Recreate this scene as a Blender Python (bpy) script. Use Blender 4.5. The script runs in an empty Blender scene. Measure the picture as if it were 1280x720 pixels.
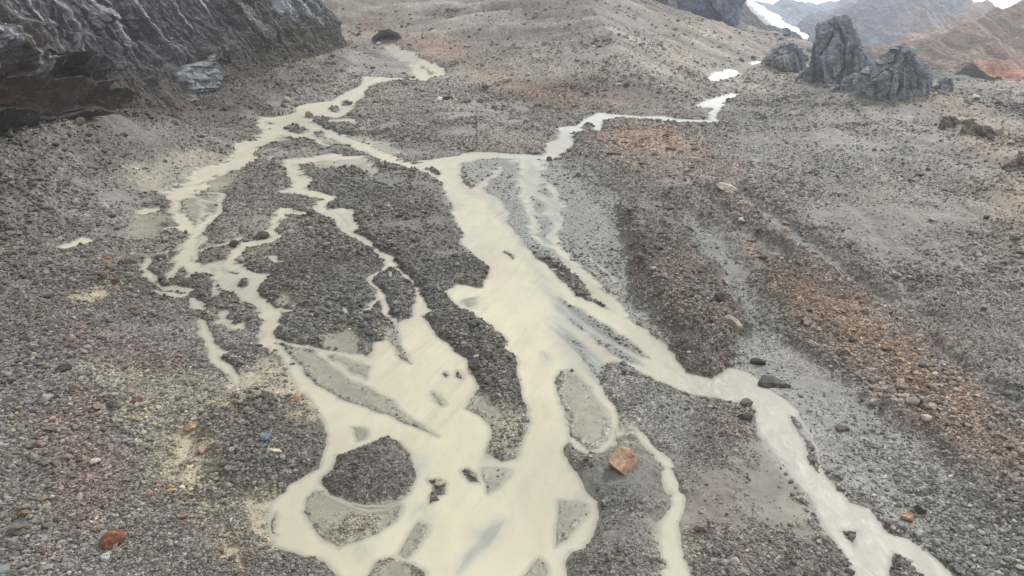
import bpy, math, random
import numpy as np
from mathutils import Vector
R = math.radians
random.seed(7)
rng = np.random.default_rng(11)
C = bpy.context.scene.collection

# ------------------------------------------------------------------ terrain shape (metres)
def sstep(a, b, x):
    t = np.clip((x - a) / (b - a), 0, 1)
    return t * t * (3 - 2 * t)

def splus(x, k):
    return np.where(x > 8 * k, x, k * np.log1p(np.exp(np.minimum(x / k, 8.0))))

WALL_FOOT = [(-136, -80), (-117, 100), (-111, 180), (-121, 243), (-119, 320), (-108, 440), (-106, 470), (-114, 500), (-140, 528), (-190, 545), (-270, 560)]
WALL_TOP = [(-214, -80), (-196, 100), (-188, 180), (-194, 243), (-187, 320), (-168, 420), (-160, 436), (-163, 450), (-178, 462), (-210, 475), (-280, 490)]
HILL_FOOT = [(-160, 540), (-100, 490), (-40, 396), (33, 297), (60, 284), (78, 290), (110, 345), (133, 390), (180, 470), (214, 560), (205, 640), (140, 790), (0, 1000), (-300, 1500), (-1500, 1500), (-1500, 800), (-400, 580)]

def poly_dist(X, Y, P, closed=False):
    """distance to a polyline and the index-free signed side of the closest segment (positive on its left)"""
    n = len(P)
    best = np.full(X.shape, 1e18, X.dtype); side = np.zeros(X.shape, X.dtype)
    for i in range(n if closed else n - 1):
        ax, ay = P[i][0], P[i][1]; bx, by = P[(i + 1) % n][0], P[(i + 1) % n][1]
        dx, dy = bx - ax, by - ay
        L = dx * dx + dy * dy + 1e-9
        px, py = X - ax, Y - ay
        t = np.clip((px * dx + py * dy) / L, 0, 1)
        ex, ey = px - t * dx, py - t * dy
        d2 = ex * ex + ey * ey
        m = d2 < best
        best = np.where(m, d2, best)
        side = np.where(m, dx * py - dy * px, side)
    return np.sqrt(best), side

def inside(X, Y, P):
    r = np.zeros(X.shape, bool)
    for (ax, ay), (bx, by) in zip(P, P[1:] + P[:1]):
        if ay != by: r ^= ((ay > Y) != (by > Y)) & (X < (bx - ax) * (Y - ay) / (by - ay) + ax)
    return r

def zbase(X, Y):
    d = splus(Y - 44, 4.0)
    d1 = np.minimum(d, 420)
    zf = .02 * d1 + .00012 * d1 * d1 + .09 * np.maximum(d - 420, 0)
    yr = np.minimum(Y, 415)
    zR = .045 * splus(yr, 10.0) - .16 * splus(Y - 425, 12.0)
    zR = np.maximum(zR, -6)
    xr = np.interp(Y, [0, 60, 140, 280, 400, 600], [30, 36, 46, 75, 140, 240])
    s = X - xr
    w = sstep(0, 85, s)
    fade = 1 - sstep(150, 330, Y)
    z = zf * (1 - w) + (zR + .055 * splus(s - 40, 10.0) * fade) * w
    z = z + .10 * splus(-X - (20 + .45 * np.maximum(Y, 0)), 5.0) * (1 - sstep(150, 300, Y))
    dw, sw = poly_dist(X, Y, WALL_FOOT)
    dw = np.where(sw > 0, dw, -dw)
    z = z + .36 * np.clip(splus(dw + 20, 6.0), 0, 30)
    dh, sh = poly_dist(X, Y, HILL_FOOT, True)
    dh = np.where(inside(X, Y, HILL_FOOT), dh, -dh)
    hh = .30 * splus(dh - 4, 9.0)
    hh = hh + .12 * splus(dh - 70, 25.0)
    hh = 300 * (1 - np.exp(-hh / 300))
    return z + hh

# ------------------------------------------------------------------ the place, traced in image pixels and projected through the camera to metres
WATER = [
    ('+', [(34.38, 289.13), (36.2, 290.8), (45.4, 286.24), (51.41, 283.46), (59.17, 282.19), (63.43, 279.55), (66.26, 277.97), (78.17, 277.55), (76.98, 271.83), (65.09, 272.61), (61.32, 272.42), (56.64, 273.83), (50.36, 277.15), (44.03, 281.23), (39.76, 280.28), (37.07, 279.07), (34.74, 270.19), (33.17, 259.57), (30.43, 253.65), (28.41, 253.67), (30.74, 267.24), (30.32, 274.97), (28.61, 273.5), (26.5, 264.24), (27.4, 258.14), (21.74, 253.71), (20.6, 246.48), (21.37, 235.5), (17.81, 224.03), (14.95, 215.7), (12.65, 210.06), (7.82, 211.17), (5.95, 214.56), (10.02, 216.87), (11.56, 222.82), (11.45, 231.59), (10.82, 235.52), (16.47, 243.67), (17.3, 256.72), (17.17, 264.37), (19.14, 266.69), (24.36, 267.38), (28.26, 279.68), (30.6, 283.99)]),
    ('+', [(78.23, 301.63), (83.04, 309.88), (91.49, 318.99), (96.87, 327.98), (104.95, 337.82), (102.56, 330.87), (95.23, 319.38), (91.45, 308.36), (86.6, 295.72), (84.35, 294.88), (84.6, 302.3), (80.64, 297.53), (77.53, 295.91)]),
    ('+', [(96.25, 356.8), (101.96, 366.29), (109.02, 381.84), (115.96, 394.48), (126.02, 406.02), (146.3, 433.86), (136.78, 414.08), (126.42, 399.58), (117.32, 380.54), (108.97, 369.03), (102.56, 360.67), (96.33, 353.92)]),
    ('l', [(100.44, 360.42, 3.21), (112.42, 381.58, 5.94), (127.71, 403.95, 7.17), (138.32, 420.62, 6.52), (149.01, 437.74, 4.84)]),
    ('l', [(84.35, 294.88, 2.33), (80.08, 283.7, 1.93), (78.25, 275.46, 2.5)]),
    ('l', [(78.68, 299.22, 2.7), (88.03, 312.72, 4.23), (96.74, 324.81, 4.38), (105.12, 337.07, 3.78)]),
    ('+', [(78.3, 276.87), (81.55, 278.4), (81.0, 274.09), (76.98, 271.83)]),
    ('+', [(12.83, 213.42), (10.02, 216.87), (6.29, 218.04), (0.0, 220.41), (-6.41, 222.22), (-11.53, 222.22), (-16.02, 220.42), (-17.03, 216.88), (-21.08, 214.57), (-24.56, 212.3), (-27.11, 208.97), (-25.16, 202.55), (-20.21, 186.01), (-16.9, 173.18), (-15.49, 163.95), (-13.79, 154.84), (-12.81, 147.17), (-10.13, 138.44), (-10.1, 133.1), (-7.54, 124.31), (-4.46, 117.72), (-4.6, 109.8), (-4.79, 107.96), (-6.97, 108.69), (-9.43, 109.43), (-11.19, 106.52), (-10.29, 103.75), (-8.13, 100.45), (-7.34, 97.93), (-6.75, 98.24), (-4.81, 96.11), (-3.28, 93.21), (-2.63, 90.71), (-0.33, 87.56), (-0.98, 85.56), (0.0, 83.16), (0.72, 79.76), (0.98, 75.58), (1.31, 71.74), (1.74, 69.59), (1.54, 68.55), (1.86, 66.88), (1.19, 63.57), (0.82, 61.08), (0.24, 59.96), (-1.13, 59.82), (-2.56, 61.37), (-2.06, 64.18), (-2.47, 66.39), (-3.6, 68.21), (-5.32, 69.77), (-4.54, 72.3), (-3.98, 74.59), (-5.38, 78.68), (-6.3, 82.0), (-7.85, 84.34), (-9.17, 87.05), (-11.88, 91.53), (-12.37, 93.78), (-13.6, 96.11), (-12.02, 98.24), (-14.36, 104.43), (-15.66, 105.47), (-15.21, 101.09), (-15.16, 96.11), (-16.07, 94.93), (-17.04, 93.49), (-16.37, 90.71), (-15.77, 86.8), (-14.45, 83.87), (-12.9, 81.09), (-14.53, 82.23), (-16.12, 85.56), (-17.46, 88.33), (-19.39, 87.3), (-18.75, 85.07), (-18.83, 82.69), (-18.17, 80.87), (-18.15, 77.62), (-18.14, 75.58), (-15.12, 72.3), (-11.71, 68.21), (-9.65, 66.07), (-7.99, 64.34), (-10.03, 65.59), (-12.46, 67.21), (-14.53, 68.9), (-17.12, 70.47), (-19.72, 71.74), (-21.97, 73.24), (-23.92, 75.18), (-26.25, 78.25), (-28.03, 80.86), (-29.55, 83.15), (-31.15, 86.29), (-32.57, 87.3), (-34.04, 88.07), (-32.81, 85.31), (-30.74, 81.54), (-28.74, 78.46), (-25.82, 74.0), (-22.71, 69.94), (-20.83, 66.55), (-19.8, 64.18), (-19.49, 61.65), (-18.91, 58.74), (-20.18, 57.3), (-21.4, 55.66), (-21.33, 54.7), (-21.97, 53.87), (-22.19, 52.95), (-21.86, 51.28), (-20.86, 48.68), (-20.07, 47.3), (-18.35, 46.73), (-17.08, 46.27), (-15.77, 45.81), (-14.82, 45.17), (-13.9, 44.03), (-12.82, 41.54), (-12.81, 34.55), (-8.98, 26.82), (-5.8, 16.94), (2.05, 16.94), (4.49, 26.82), (6.14, 34.55), (4.64, 41.54), (4.53, 44.03), (4.51, 45.45), (5.07, 46.74), (6.24, 47.12), (7.14, 49.09), (7.74, 51.29), (7.89, 53.18), (6.98, 54.35), (6.88, 55.67), (6.22, 57.82), (5.3, 60.38), (5.15, 61.8), (5.71, 62.53), (6.13, 63.72), (5.95, 68.21), (5.57, 73.62), (5.52, 75.98), (6.1, 78.9), (7.58, 79.54), (9.34, 75.78), (10.46, 72.86), (10.9, 69.59), (10.84, 65.75), (10.15, 63.12), (10.91, 63.72), (11.56, 65.91), (11.54, 69.59), (10.79, 74.0), (10.43, 77.62), (11.55, 80.2), (13.38, 81.54), (15.02, 80.64), (16.19, 78.47), (17.39, 76.79), (18.63, 75.58), (20.78, 73.43), (22.35, 72.86), (23.68, 72.48), (25.99, 75.58), (24.85, 76.79), (23.27, 77.62), (21.91, 78.26), (21.8, 80.87), (21.63, 83.87), (20.95, 86.8), (19.59, 90.18), (17.91, 95.23), (15.49, 97.62), (13.38, 100.45), (10.99, 104.43), (9.38, 108.69), (8.26, 112.08), (7.62, 115.24), (5.49, 122.04), (3.41, 128.09), (2.42, 134.14), (0.0, 142.4), (-1.41, 147.78), (-0.55, 153.52), (-1.9, 160.34), (-3.99, 169.23), (-6.69, 172.38), (-7.72, 183.32), (-10.35, 176.46), (-13.14, 184.21), (-15.23, 198.44), (-15.58, 206.79), (-11.0, 211.18), (-4.95, 213.99), (3.67, 211.17)]),
    ('+', [(21.15, 73.81), (23.22, 77.42), (24.5, 76.59), (26.76, 78.26), (27.56, 79.98), (29.11, 79.33), (30.09, 78.26), (30.88, 74.98), (32.06, 72.86), (32.64, 70.65), (32.66, 67.88), (31.64, 62.97), (30.69, 57.56), (30.69, 55.06), (31.01, 52.95), (32.49, 52.5), (32.78, 50.75), (32.55, 49.19), (33.71, 48.39), (34.74, 46.46), (35.28, 44.38), (36.36, 41.14), (38.17, 31.66), (36.14, 16.94), (24.21, 16.94), (27.13, 31.67), (26.3, 40.37), (27.24, 44.2), (27.59, 46.09), (27.24, 48.79), (27.44, 49.91), (27.56, 52.95), (27.29, 56.67), (27.34, 59.96), (26.48, 64.18), (27.45, 67.88), (27.87, 71.38), (25.89, 71.01), (24.43, 72.11), (23.02, 72.48)]),
    ('-', [(31.73, 46.55), (29.91, 44.03), (28.18, 41.14), (33.64, 41.14), (32.47, 43.94), (32.23, 45.63)]),
    ('-', [(28.8, 49.19), (30.17, 49.29), (29.62, 48.29), (28.98, 47.5), (28.8, 48.29)]),
    ('-', [(31.46, 68.04), (32.17, 67.54), (31.71, 64.18), (30.81, 59.14), (30.1, 57.82), (29.95, 59.42), (30.51, 62.67), (30.64, 64.96)]),
    ('-', [(7.61, 104.09), (10.17, 99.49), (14.03, 92.92), (16.54, 86.8), (18.11, 82.23), (17.01, 83.16), (14.55, 86.8), (12.59, 90.71), (9.92, 96.71), (7.97, 101.75)]),
    ('-', [(11.39, 90.18), (13.71, 86.3), (15.63, 83.16), (16.99, 80.64), (15.09, 81.09), (13.38, 83.87), (11.8, 86.8)]),
    ('-', [(7.91, 89.38), (8.95, 88.33), (10.21, 85.31), (9.37, 85.56), (8.33, 87.56)]),
    ('-', [(8.91, 85.31), (9.66, 84.1), (10.56, 80.64), (10.83, 77.62), (10.38, 77.21), (9.69, 80.2)]),
    ('-', [(8.62, 95.52), (9.92, 94.06), (11.19, 90.44), (10.33, 90.99), (9.14, 93.21)]),
    ('-', [(-13.54, 64.18), (-12.09, 63.12), (-10.52, 60.94), (-9.78, 58.48), (-9.18, 56.92), (-9.47, 55.06), (-10.21, 53.41), (-11.35, 52.73), (-13.18, 52.73), (-14.92, 52.95), (-16.44, 54.11), (-18.32, 56.16), (-18.35, 57.17), (-17.49, 58.47), (-17.81, 60.52), (-16.53, 61.36), (-15.13, 62.67)]),
    ('-', [(-18.64, 55.06), (-18.99, 53.87), (-18.65, 51.83), (-17.49, 49.7), (-15.89, 48.09), (-14.5, 47.41), (-12.94, 47.99), (-11.41, 48.99), (-10.17, 50.75), (-9.77, 52.39), (-10.32, 53.18), (-11.31, 52.5), (-13.14, 52.5), (-14.87, 52.73), (-16.39, 53.87), (-17.73, 55.06)]),
    ('-', [(-2.87, 58.61), (-0.24, 58.34), (-0.62, 56.92), (-1.23, 55.79), (-2.19, 54.7), (-2.55, 56.54)]),
    ('-', [(4.37, 53.53), (5.91, 53.3), (6.96, 52.73), (6.84, 51.62), (5.75, 49.91), (4.8, 48.49), (3.85, 47.5)]),
    ('-', [(-8.18, 50.75), (-7.26, 50.22), (-7.44, 48.69), (-7.95, 47.31), (-8.45, 46.09), (-9.31, 46.55), (-9.01, 47.7)]),
    ('-', [(-11.41, 43.68), (-11.01, 45.63), (-9.92, 46.18), (-8.38, 45.63), (-6.92, 44.29), (-5.8, 41.54), (-11.6, 41.54)]),
    ('-', [(0.95, 43.86), (2.31, 46.18), (2.93, 45.36), (2.93, 44.03), (3.05, 41.54), (0.37, 41.54)]),
    ('-', [(-4.75, 58.21), (-4.29, 58.48), (-3.38, 57.56), (-3.08, 56.29), (-3.87, 56.54)]),
    ('-', [(-7.99, 56.67), (-6.99, 56.79), (-6.24, 56.16), (-6.32, 54.58), (-7.0, 53.88), (-7.34, 52.84), (-7.6, 53.88), (-7.2, 55.06)]),
    ('-', [(-17.58, 66.23), (-16.5, 66.07), (-15.67, 65.43), (-15.68, 63.72), (-16.38, 63.42)]),
    ('-', [(-9.88, 73.62), (-9.04, 72.86), (-7.79, 70.65), (-8.13, 70.3), (-9.09, 71.56)]),
    ('-', [(-8.54, 78.9), (-8.06, 78.04), (-8.41, 77.42), (-8.77, 78.04)]),
    ('-', [(-7.13, 79.11), (-6.45, 78.04), (-6.48, 77.0), (-7.02, 77.62)]),
    ('-', [(-7.42, 103.07), (-5.4, 103.75), (-5.63, 100.45), (-6.18, 99.18), (-7.27, 100.77)]),
    ('-', [(-1.08, 127.61), (0.0, 123.4), (-0.3, 122.04), (-1.53, 126.18)]),
    ('-', [(-20.3, 48.88), (-20.71, 49.28), (-21.07, 51.28), (-21.32, 51.83), (-21.29, 50.22), (-20.81, 49.18)]),
    ('-', [(-25.86, 202.55), (-23.04, 202.55), (-19.75, 192.54), (-20.71, 188.76), (-23.1, 194.47)]),
    ('l', [(-17.52, 54.82, 0.23), (-16.33, 53.64, 0.22), (-14.82, 52.5, 0.22), (-13.01, 51.83, 0.22), (-11.24, 52.06, 0.22), (-10.09, 53.07, 0.22)]),
    ('l', [(-32.07, 87.81, 0.78), (-29.77, 86.8, 0.77), (-27.91, 86.05, 0.77), (-24.68, 84.1, 0.97), (-21.74, 82.92, 1.27), (-18.19, 81.54, 1.67)]),
    ('l', [(-26.44, 85.07, 0.65), (-23.78, 81.32, 0.73), (-21.5, 79.54, 0.82), (-19.96, 77.62, 0.9), (-17.69, 75.78, 1.38)]),
    ('l', [(6.18, 90.71, 1.37), (7.32, 84.34, 1.29), (8.93, 78.68, 1.22), (10.36, 73.62, 0.96), (11.26, 69.59, 0.92), (11.27, 65.75, 0.87), (10.57, 63.12, 0.76), (9.24, 61.22, 0.58), (7.82, 61.08, 0.41), (6.26, 63.12, 0.68)]),
    ('l', [(12.06, 65.75, 0.26), (13.72, 65.75, 0.44), (14.37, 63.57, 0.6), (15.16, 59.14, 0.72), (15.23, 54.35, 0.83), (15.11, 52.84, 0.88), (13.89, 50.22, 1.13), (13.43, 47.12, 1.34), (13.07, 44.03, 1.66), (12.78, 41.38, 1.83), (11.56, 31.67, 2.01), (7.5, 16.94, 1.7)]),
    ('l', [(5.32, 208.96, 7.26), (5.69, 195.45, 5.46), (5.1, 181.56, 4.25), (6.38, 169.23, 2.79), (8.79, 165.43, 2.34), (11.05, 161.05, 1.71), (12.05, 164.69, 1.36)]),
    ('l', [(5.22, 186.0, 3.04), (3.35, 166.93, 1.57), (4.46, 156.87, 1.49), (4.72, 146.56, 1.4), (4.97, 137.89, 1.32), (6.55, 132.58, 1.6)]),
    ('l', [(7.18, 169.23, 3.19), (9.45, 159.64, 2.65), (8.84, 148.4, 2.83), (9.89, 145.35, 1.74), (8.16, 135.72, 2.61), (7.88, 130.55, 2.21)]),
    ('l', [(9.89, 145.35, 1.39), (11.16, 156.87, 1.49), (10.77, 176.45, 1.45), (8.58, 183.32, 1.29), (6.67, 190.63, 1.78)]),
    ('l', [(4.8, 155.51, 1.11), (6.85, 151.57, 1.08), (8.93, 156.87, 1.12)]),
    ('l', [(6.85, 132.07, 1.91), (8.3, 129.56, 2.03), (10.51, 119.85, 2.04), (12.96, 110.93, 2.05), (14.83, 103.07, 2.56), (16.42, 97.32, 2.92)]),
    ('l', [(7.59, 117.3, 0.57), (9.81, 114.44, 0.56), (12.05, 112.85, 0.69)]),
    ('l', [(-7.59, 179.83, 2.11), (-5.95, 188.76, 1.32), (-4.53, 194.47, 1.13), (-7.38, 198.44, 0.69)]),
    ('l', [(-4.53, 194.47, 0.91), (-3.29, 202.54, 0.71)]),
    ('l', [(14.24, 123.4, 0.3), (16.98, 115.65, 0.28), (18.0, 110.93, 0.41)]),
    ('l', [(-87.45, 504.68, 7.75), (-79.36, 488.04, 7.51), (-69.46, 467.23, 8.23), (-64.08, 453.78, 9.01)]),
    ('l', [(-64.35, 455.85, 5.03), (-55.99, 440.71, 5.36), (-48.62, 426.46, 5.19), (-41.78, 409.2, 5.0), (-39.42, 398.42, 6.2)]),
    ('l', [(-63.81, 451.7, 4.49), (-55.83, 427.16, 5.68), (-52.95, 411.05, 6.39), (-47.31, 393.43, 7.01)]),
    ('+', [(-39.32, 402.16), (-38.31, 395.95), (-45.49, 392.83), (-45.38, 383.9), (-56.08, 386.94), (-65.68, 393.02), (-72.96, 397.16), (-66.52, 398.35), (-57.13, 394.61), (-48.22, 393.71), (-46.22, 399.61)]),
    ('+', [(-82.52, 400.91), (-73.9, 402.54), (-66.31, 397.01), (-58.46, 388.49), (-68.52, 383.9), (-72.32, 381.22), (-74.11, 368.27), (-72.11, 353.58), (-70.1, 337.29), (-71.31, 328.38), (-70.99, 319.81), (-68.63, 303.61), (-69.1, 290.35), (-72.29, 283.1), (-76.63, 281.22), (-79.51, 274.22), (-80.29, 269.2), (-84.2, 272.13), (-88.03, 266.56), (-89.07, 263.13), (-91.89, 265.43), (-96.81, 275.95), (-100.01, 280.06), (-95.87, 281.79), (-91.78, 289.37), (-91.37, 296.97), (-93.57, 309.5), (-91.06, 316.92), (-87.13, 322.43), (-82.92, 327.56), (-82.29, 340.94), (-80.61, 360.09), (-79.13, 372.81), (-81.29, 387.93)]),
    ('-', [(-78.02, 323.79), (-76.54, 330.37), (-72.52, 321.9), (-72.86, 313.55), (-75.43, 315.52)]),
    ('-', [(-80.75, 311.1), (-78.47, 313.31), (-73.07, 303.53), (-72.34, 295.87), (-76.57, 299.54)]),
    ('-', [(-84.16, 287.74), (-78.43, 288.26), (-73.25, 283.08), (-68.69, 288.53), (-68.69, 281.4), (-75.75, 277.79), (-81.03, 280.97)]),
    ('-', [(-86.54, 263.66), (-85.38, 271.96), (-79.24, 267.63), (-74.31, 258.34), (-74.99, 252.29), (-80.28, 256.58)]),
    ('-', [(-96.17, 273.04), (-93.12, 273.08), (-91.36, 265.63), (-92.95, 265.0)]),
    ('l', [(-84.43, 280.6, 6.37), (-79.98, 272.52, 4.96), (-73.06, 261.47, 4.18), (-67.1, 255.39, 4.08), (-58.34, 242.37, 3.89), (-48.76, 229.07, 3.95), (-39.69, 214.58, 4.22), (-33.4, 205.72, 4.53), (-28.55, 201.51, 5.15), (-25.05, 205.72, 7.16)]),
    ('l', [(-29.25, 201.51, 2.81), (-25.14, 196.44, 1.83), (-21.57, 190.63, 1.78)]),
    ('l', [(-71.26, 276.19, 3.14), (-66.46, 281.42, 5.11), (-62.17, 276.26, 1.88)]),
    ('l', [(-73.72, 258.36, 2.95), (-73.38, 246.51, 2.82), (-74.78, 246.48, 3.95), (-82.97, 254.86, 3.49), (-88.51, 263.26, 4.2)]),
    ('l', [(-72.47, 249.41, 2.85), (-65.61, 238.23, 2.19), (-60.4, 230.33, 1.85)]),
    ('l', [(-97.06, 275.77, 2.5), (-94.24, 264.39, 2.41), (-89.95, 256.7, 2.93), (-86.32, 254.45, 4.07)]),
    ('l', [(-89.44, 266.22, 6.06), (-85.7, 251.57, 4.6), (-84.83, 240.18, 6.61), (-86.96, 232.91, 6.42), (-86.74, 226.31, 4.69), (-83.55, 214.56, 3.47), (-80.96, 204.75, 4.27), (-82.52, 200.15, 7.9), (-85.14, 195.2, 9.99), (-85.25, 190.01, 7.53), (-83.94, 182.7, 4.7), (-82.89, 175.31, 4.52), (-82.56, 169.04, 4.38), (-82.43, 165.27, 1.95)]),
    ('l', [(-86.79, 224.99, 4.15), (-87.87, 219.58, 1.52)]),
    ('l', [(-82.17, 166.84, 3.15), (-79.33, 160.07, 1.89), (-74.94, 151.08, 1.98), (-70.44, 144.51, 2.24), (-67.18, 140.53, 2.36), (-65.03, 136.69, 1.64), (-63.39, 132.48, 1.44), (-62.09, 128.0, 1.55)]),
    ('l', [(-82.5, 173.0, 2.03), (-78.3, 170.68, 1.81), (-75.75, 171.77, 1.41), (-73.1, 171.19, 1.01), (-69.82, 162.29, 1.15), (-67.01, 151.44, 1.62), (-66.45, 144.04, 1.72), (-65.87, 139.43, 1.67)]),
    ('l', [(-79.06, 168.23, 1.19), (-74.35, 163.51, 1.16), (-70.39, 162.27, 1.15)]),
    ('l', [(-76.24, 164.82, 0.78), (-71.85, 156.59, 0.74), (-68.13, 146.4, 0.7)]),
    ('l', [(-71.48, 155.25, 0.55), (-67.72, 151.43, 0.72)]),
    ('l', [(-82.48, 154.53, 3.3), (-83.48, 152.88, 2.54), (-81.77, 156.08, 1.85)]),
    ('l', [(-72.47, 141.46, 2.03), (-71.42, 142.1, 2.04)]),
    ('l', [(-62.09, 128.0, 1.86), (-61.8, 124.2, 3.01), (-60.31, 120.18, 2.05), (-57.39, 118.49, 2.02), (-54.59, 115.6, 1.41), (-51.57, 114.41, 1.68), (-48.73, 112.84, 2.49), (-47.07, 112.84, 2.77)]),
    ('l', [(-50.84, 113.61, 2.23), (-48.41, 110.91, 3.0), (-46.6, 107.94, 1.86), (-44.48, 105.8, 1.31), (-43.05, 105.46, 1.04)]),
    ('l', [(-50.81, 112.83, 0.83), (-48.99, 107.93, 0.8), (-47.87, 105.44, 0.91), (-48.35, 104.06, 0.9)]),
    ('l', [(-67.55, 122.14, 0.45), (-66.4, 119.51, 0.58), (-65.92, 116.51, 0.71), (-63.37, 113.35, 1.25), (-61.16, 111.08, 1.09), (-59.42, 108.87, 0.8), (-56.76, 107.47, 1.59), (-53.56, 106.81, 1.58)]),
    ('l', [(-59.07, 107.03, 0.53), (-56.51, 104.97, 0.91), (-53.87, 103.99, 1.55), (-53.2, 105.39, 1.04)]),
    ('+', [(-51.82, 104.03), (-50.41, 104.04), (-48.54, 101.71), (-46.96, 98.51), (-48.55, 98.5), (-49.83, 99.75)]),
    ('l', [(-45.09, 216.89, 2.0), (-50.6, 213.43, 3.95), (-56.83, 215.72, 5.48), (-61.09, 211.15, 5.86), (-65.16, 210.01, 6.81), (-64.95, 203.53, 3.78), (-61.3, 193.46, 2.93), (-57.89, 187.81, 2.41), (-56.26, 179.81, 2.74), (-54.2, 174.79, 3.7)]),
    ('l', [(-54.61, 174.79, 2.87), (-57.23, 173.97, 3.27), (-57.76, 172.35, 1.62)]),
    ('l', [(-54.2, 174.79, 3.28), (-49.24, 170.01, 3.6), (-44.67, 167.69, 3.16), (-45.71, 162.49, 1.73), (-44.12, 154.84, 2.39)]),
    ('l', [(-44.12, 154.84, 2.21), (-46.51, 153.52, 2.19), (-49.24, 153.51, 2.55), (-52.63, 156.86, 2.42), (-51.72, 150.92, 2.15), (-52.13, 147.16, 2.28), (-50.21, 140.11, 1.51), (-48.15, 136.25, 1.47), (-49.06, 133.09, 2.89), (-51.55, 131.04, 3.16), (-52.72, 129.05, 1.87), (-52.41, 125.69, 1.37), (-52.38, 122.02, 1.63), (-50.33, 118.54, 2.02), (-46.54, 115.23, 1.97), (-44.03, 112.85, 2.22), (-43.66, 109.42, 1.75), (-43.18, 105.81, 1.83), (-39.98, 101.09, 2.14), (-37.18, 97.93, 2.32), (-35.67, 94.06, 2.01), (-35.03, 90.71, 1.95), (-33.68, 87.3, 1.88)]),
    ('l', [(-44.27, 156.87, 1.86), (-40.72, 152.21, 2.53), (-37.74, 147.17, 2.11), (-34.93, 140.11, 2.02), (-31.77, 136.26, 1.64), (-28.56, 131.56, 1.27), (-25.29, 125.71, 1.68), (-22.2, 119.85, 1.61), (-20.22, 116.47, 0.85), (-17.65, 111.31, 0.41), (-15.7, 105.82, 0.65)]),
    ('l', [(-41.71, 155.51, 1.48), (-39.43, 156.87, 3.35), (-37.02, 153.52, 2.92), (-35.33, 146.56, 2.1), (-33.71, 140.68, 1.35)]),
    ('l', [(-22.13, 119.42, 1.16), (-22.64, 115.65, 0.57), (-24.66, 113.64, 0.42), (-24.42, 111.69, 0.82), (-22.31, 107.6, 0.66), (-21.21, 104.43, 0.91), (-19.62, 101.09, 0.88), (-18.88, 96.71, 0.48), (-16.88, 93.21, 0.59)]),
    ('l', [(-22.85, 115.24, 0.42), (-21.65, 115.65, 0.42), (-21.54, 112.46, 0.28)]),
    ('-', [(-32.17, 84.34), (-31.75, 85.06), (-29.31, 80.64), (-28.31, 78.04), (-28.94, 78.46), (-30.59, 81.09)]),
    ('l', [(-45.82, 94.6, 0.59), (-43.72, 90.68, 1.03), (-42.08, 87.53, 1.33), (-40.01, 84.31, 1.08), (-37.19, 80.4, 0.93), (-35.0, 77.61, 0.8), (-33.88, 75.96, 0.49)]),
    ('l', [(-41.66, 86.77, 1.1), (-38.64, 83.84, 0.86)]),
    ('+', [(-44.63, 99.15), (-43.17, 97.61), (-42.38, 94.91), (-40.66, 93.19), (-39.68, 94.05), (-38.83, 92.35), (-39.22, 91.52), (-40.48, 91.79), (-42.41, 93.47), (-43.7, 93.46), (-43.33, 95.2), (-44.63, 97.29)]),
    ('l', [(-84.98, 125.6, 1.52), (-84.83, 128.38, 2.79), (-84.9, 131.15, 1.89)]),
]
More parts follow.
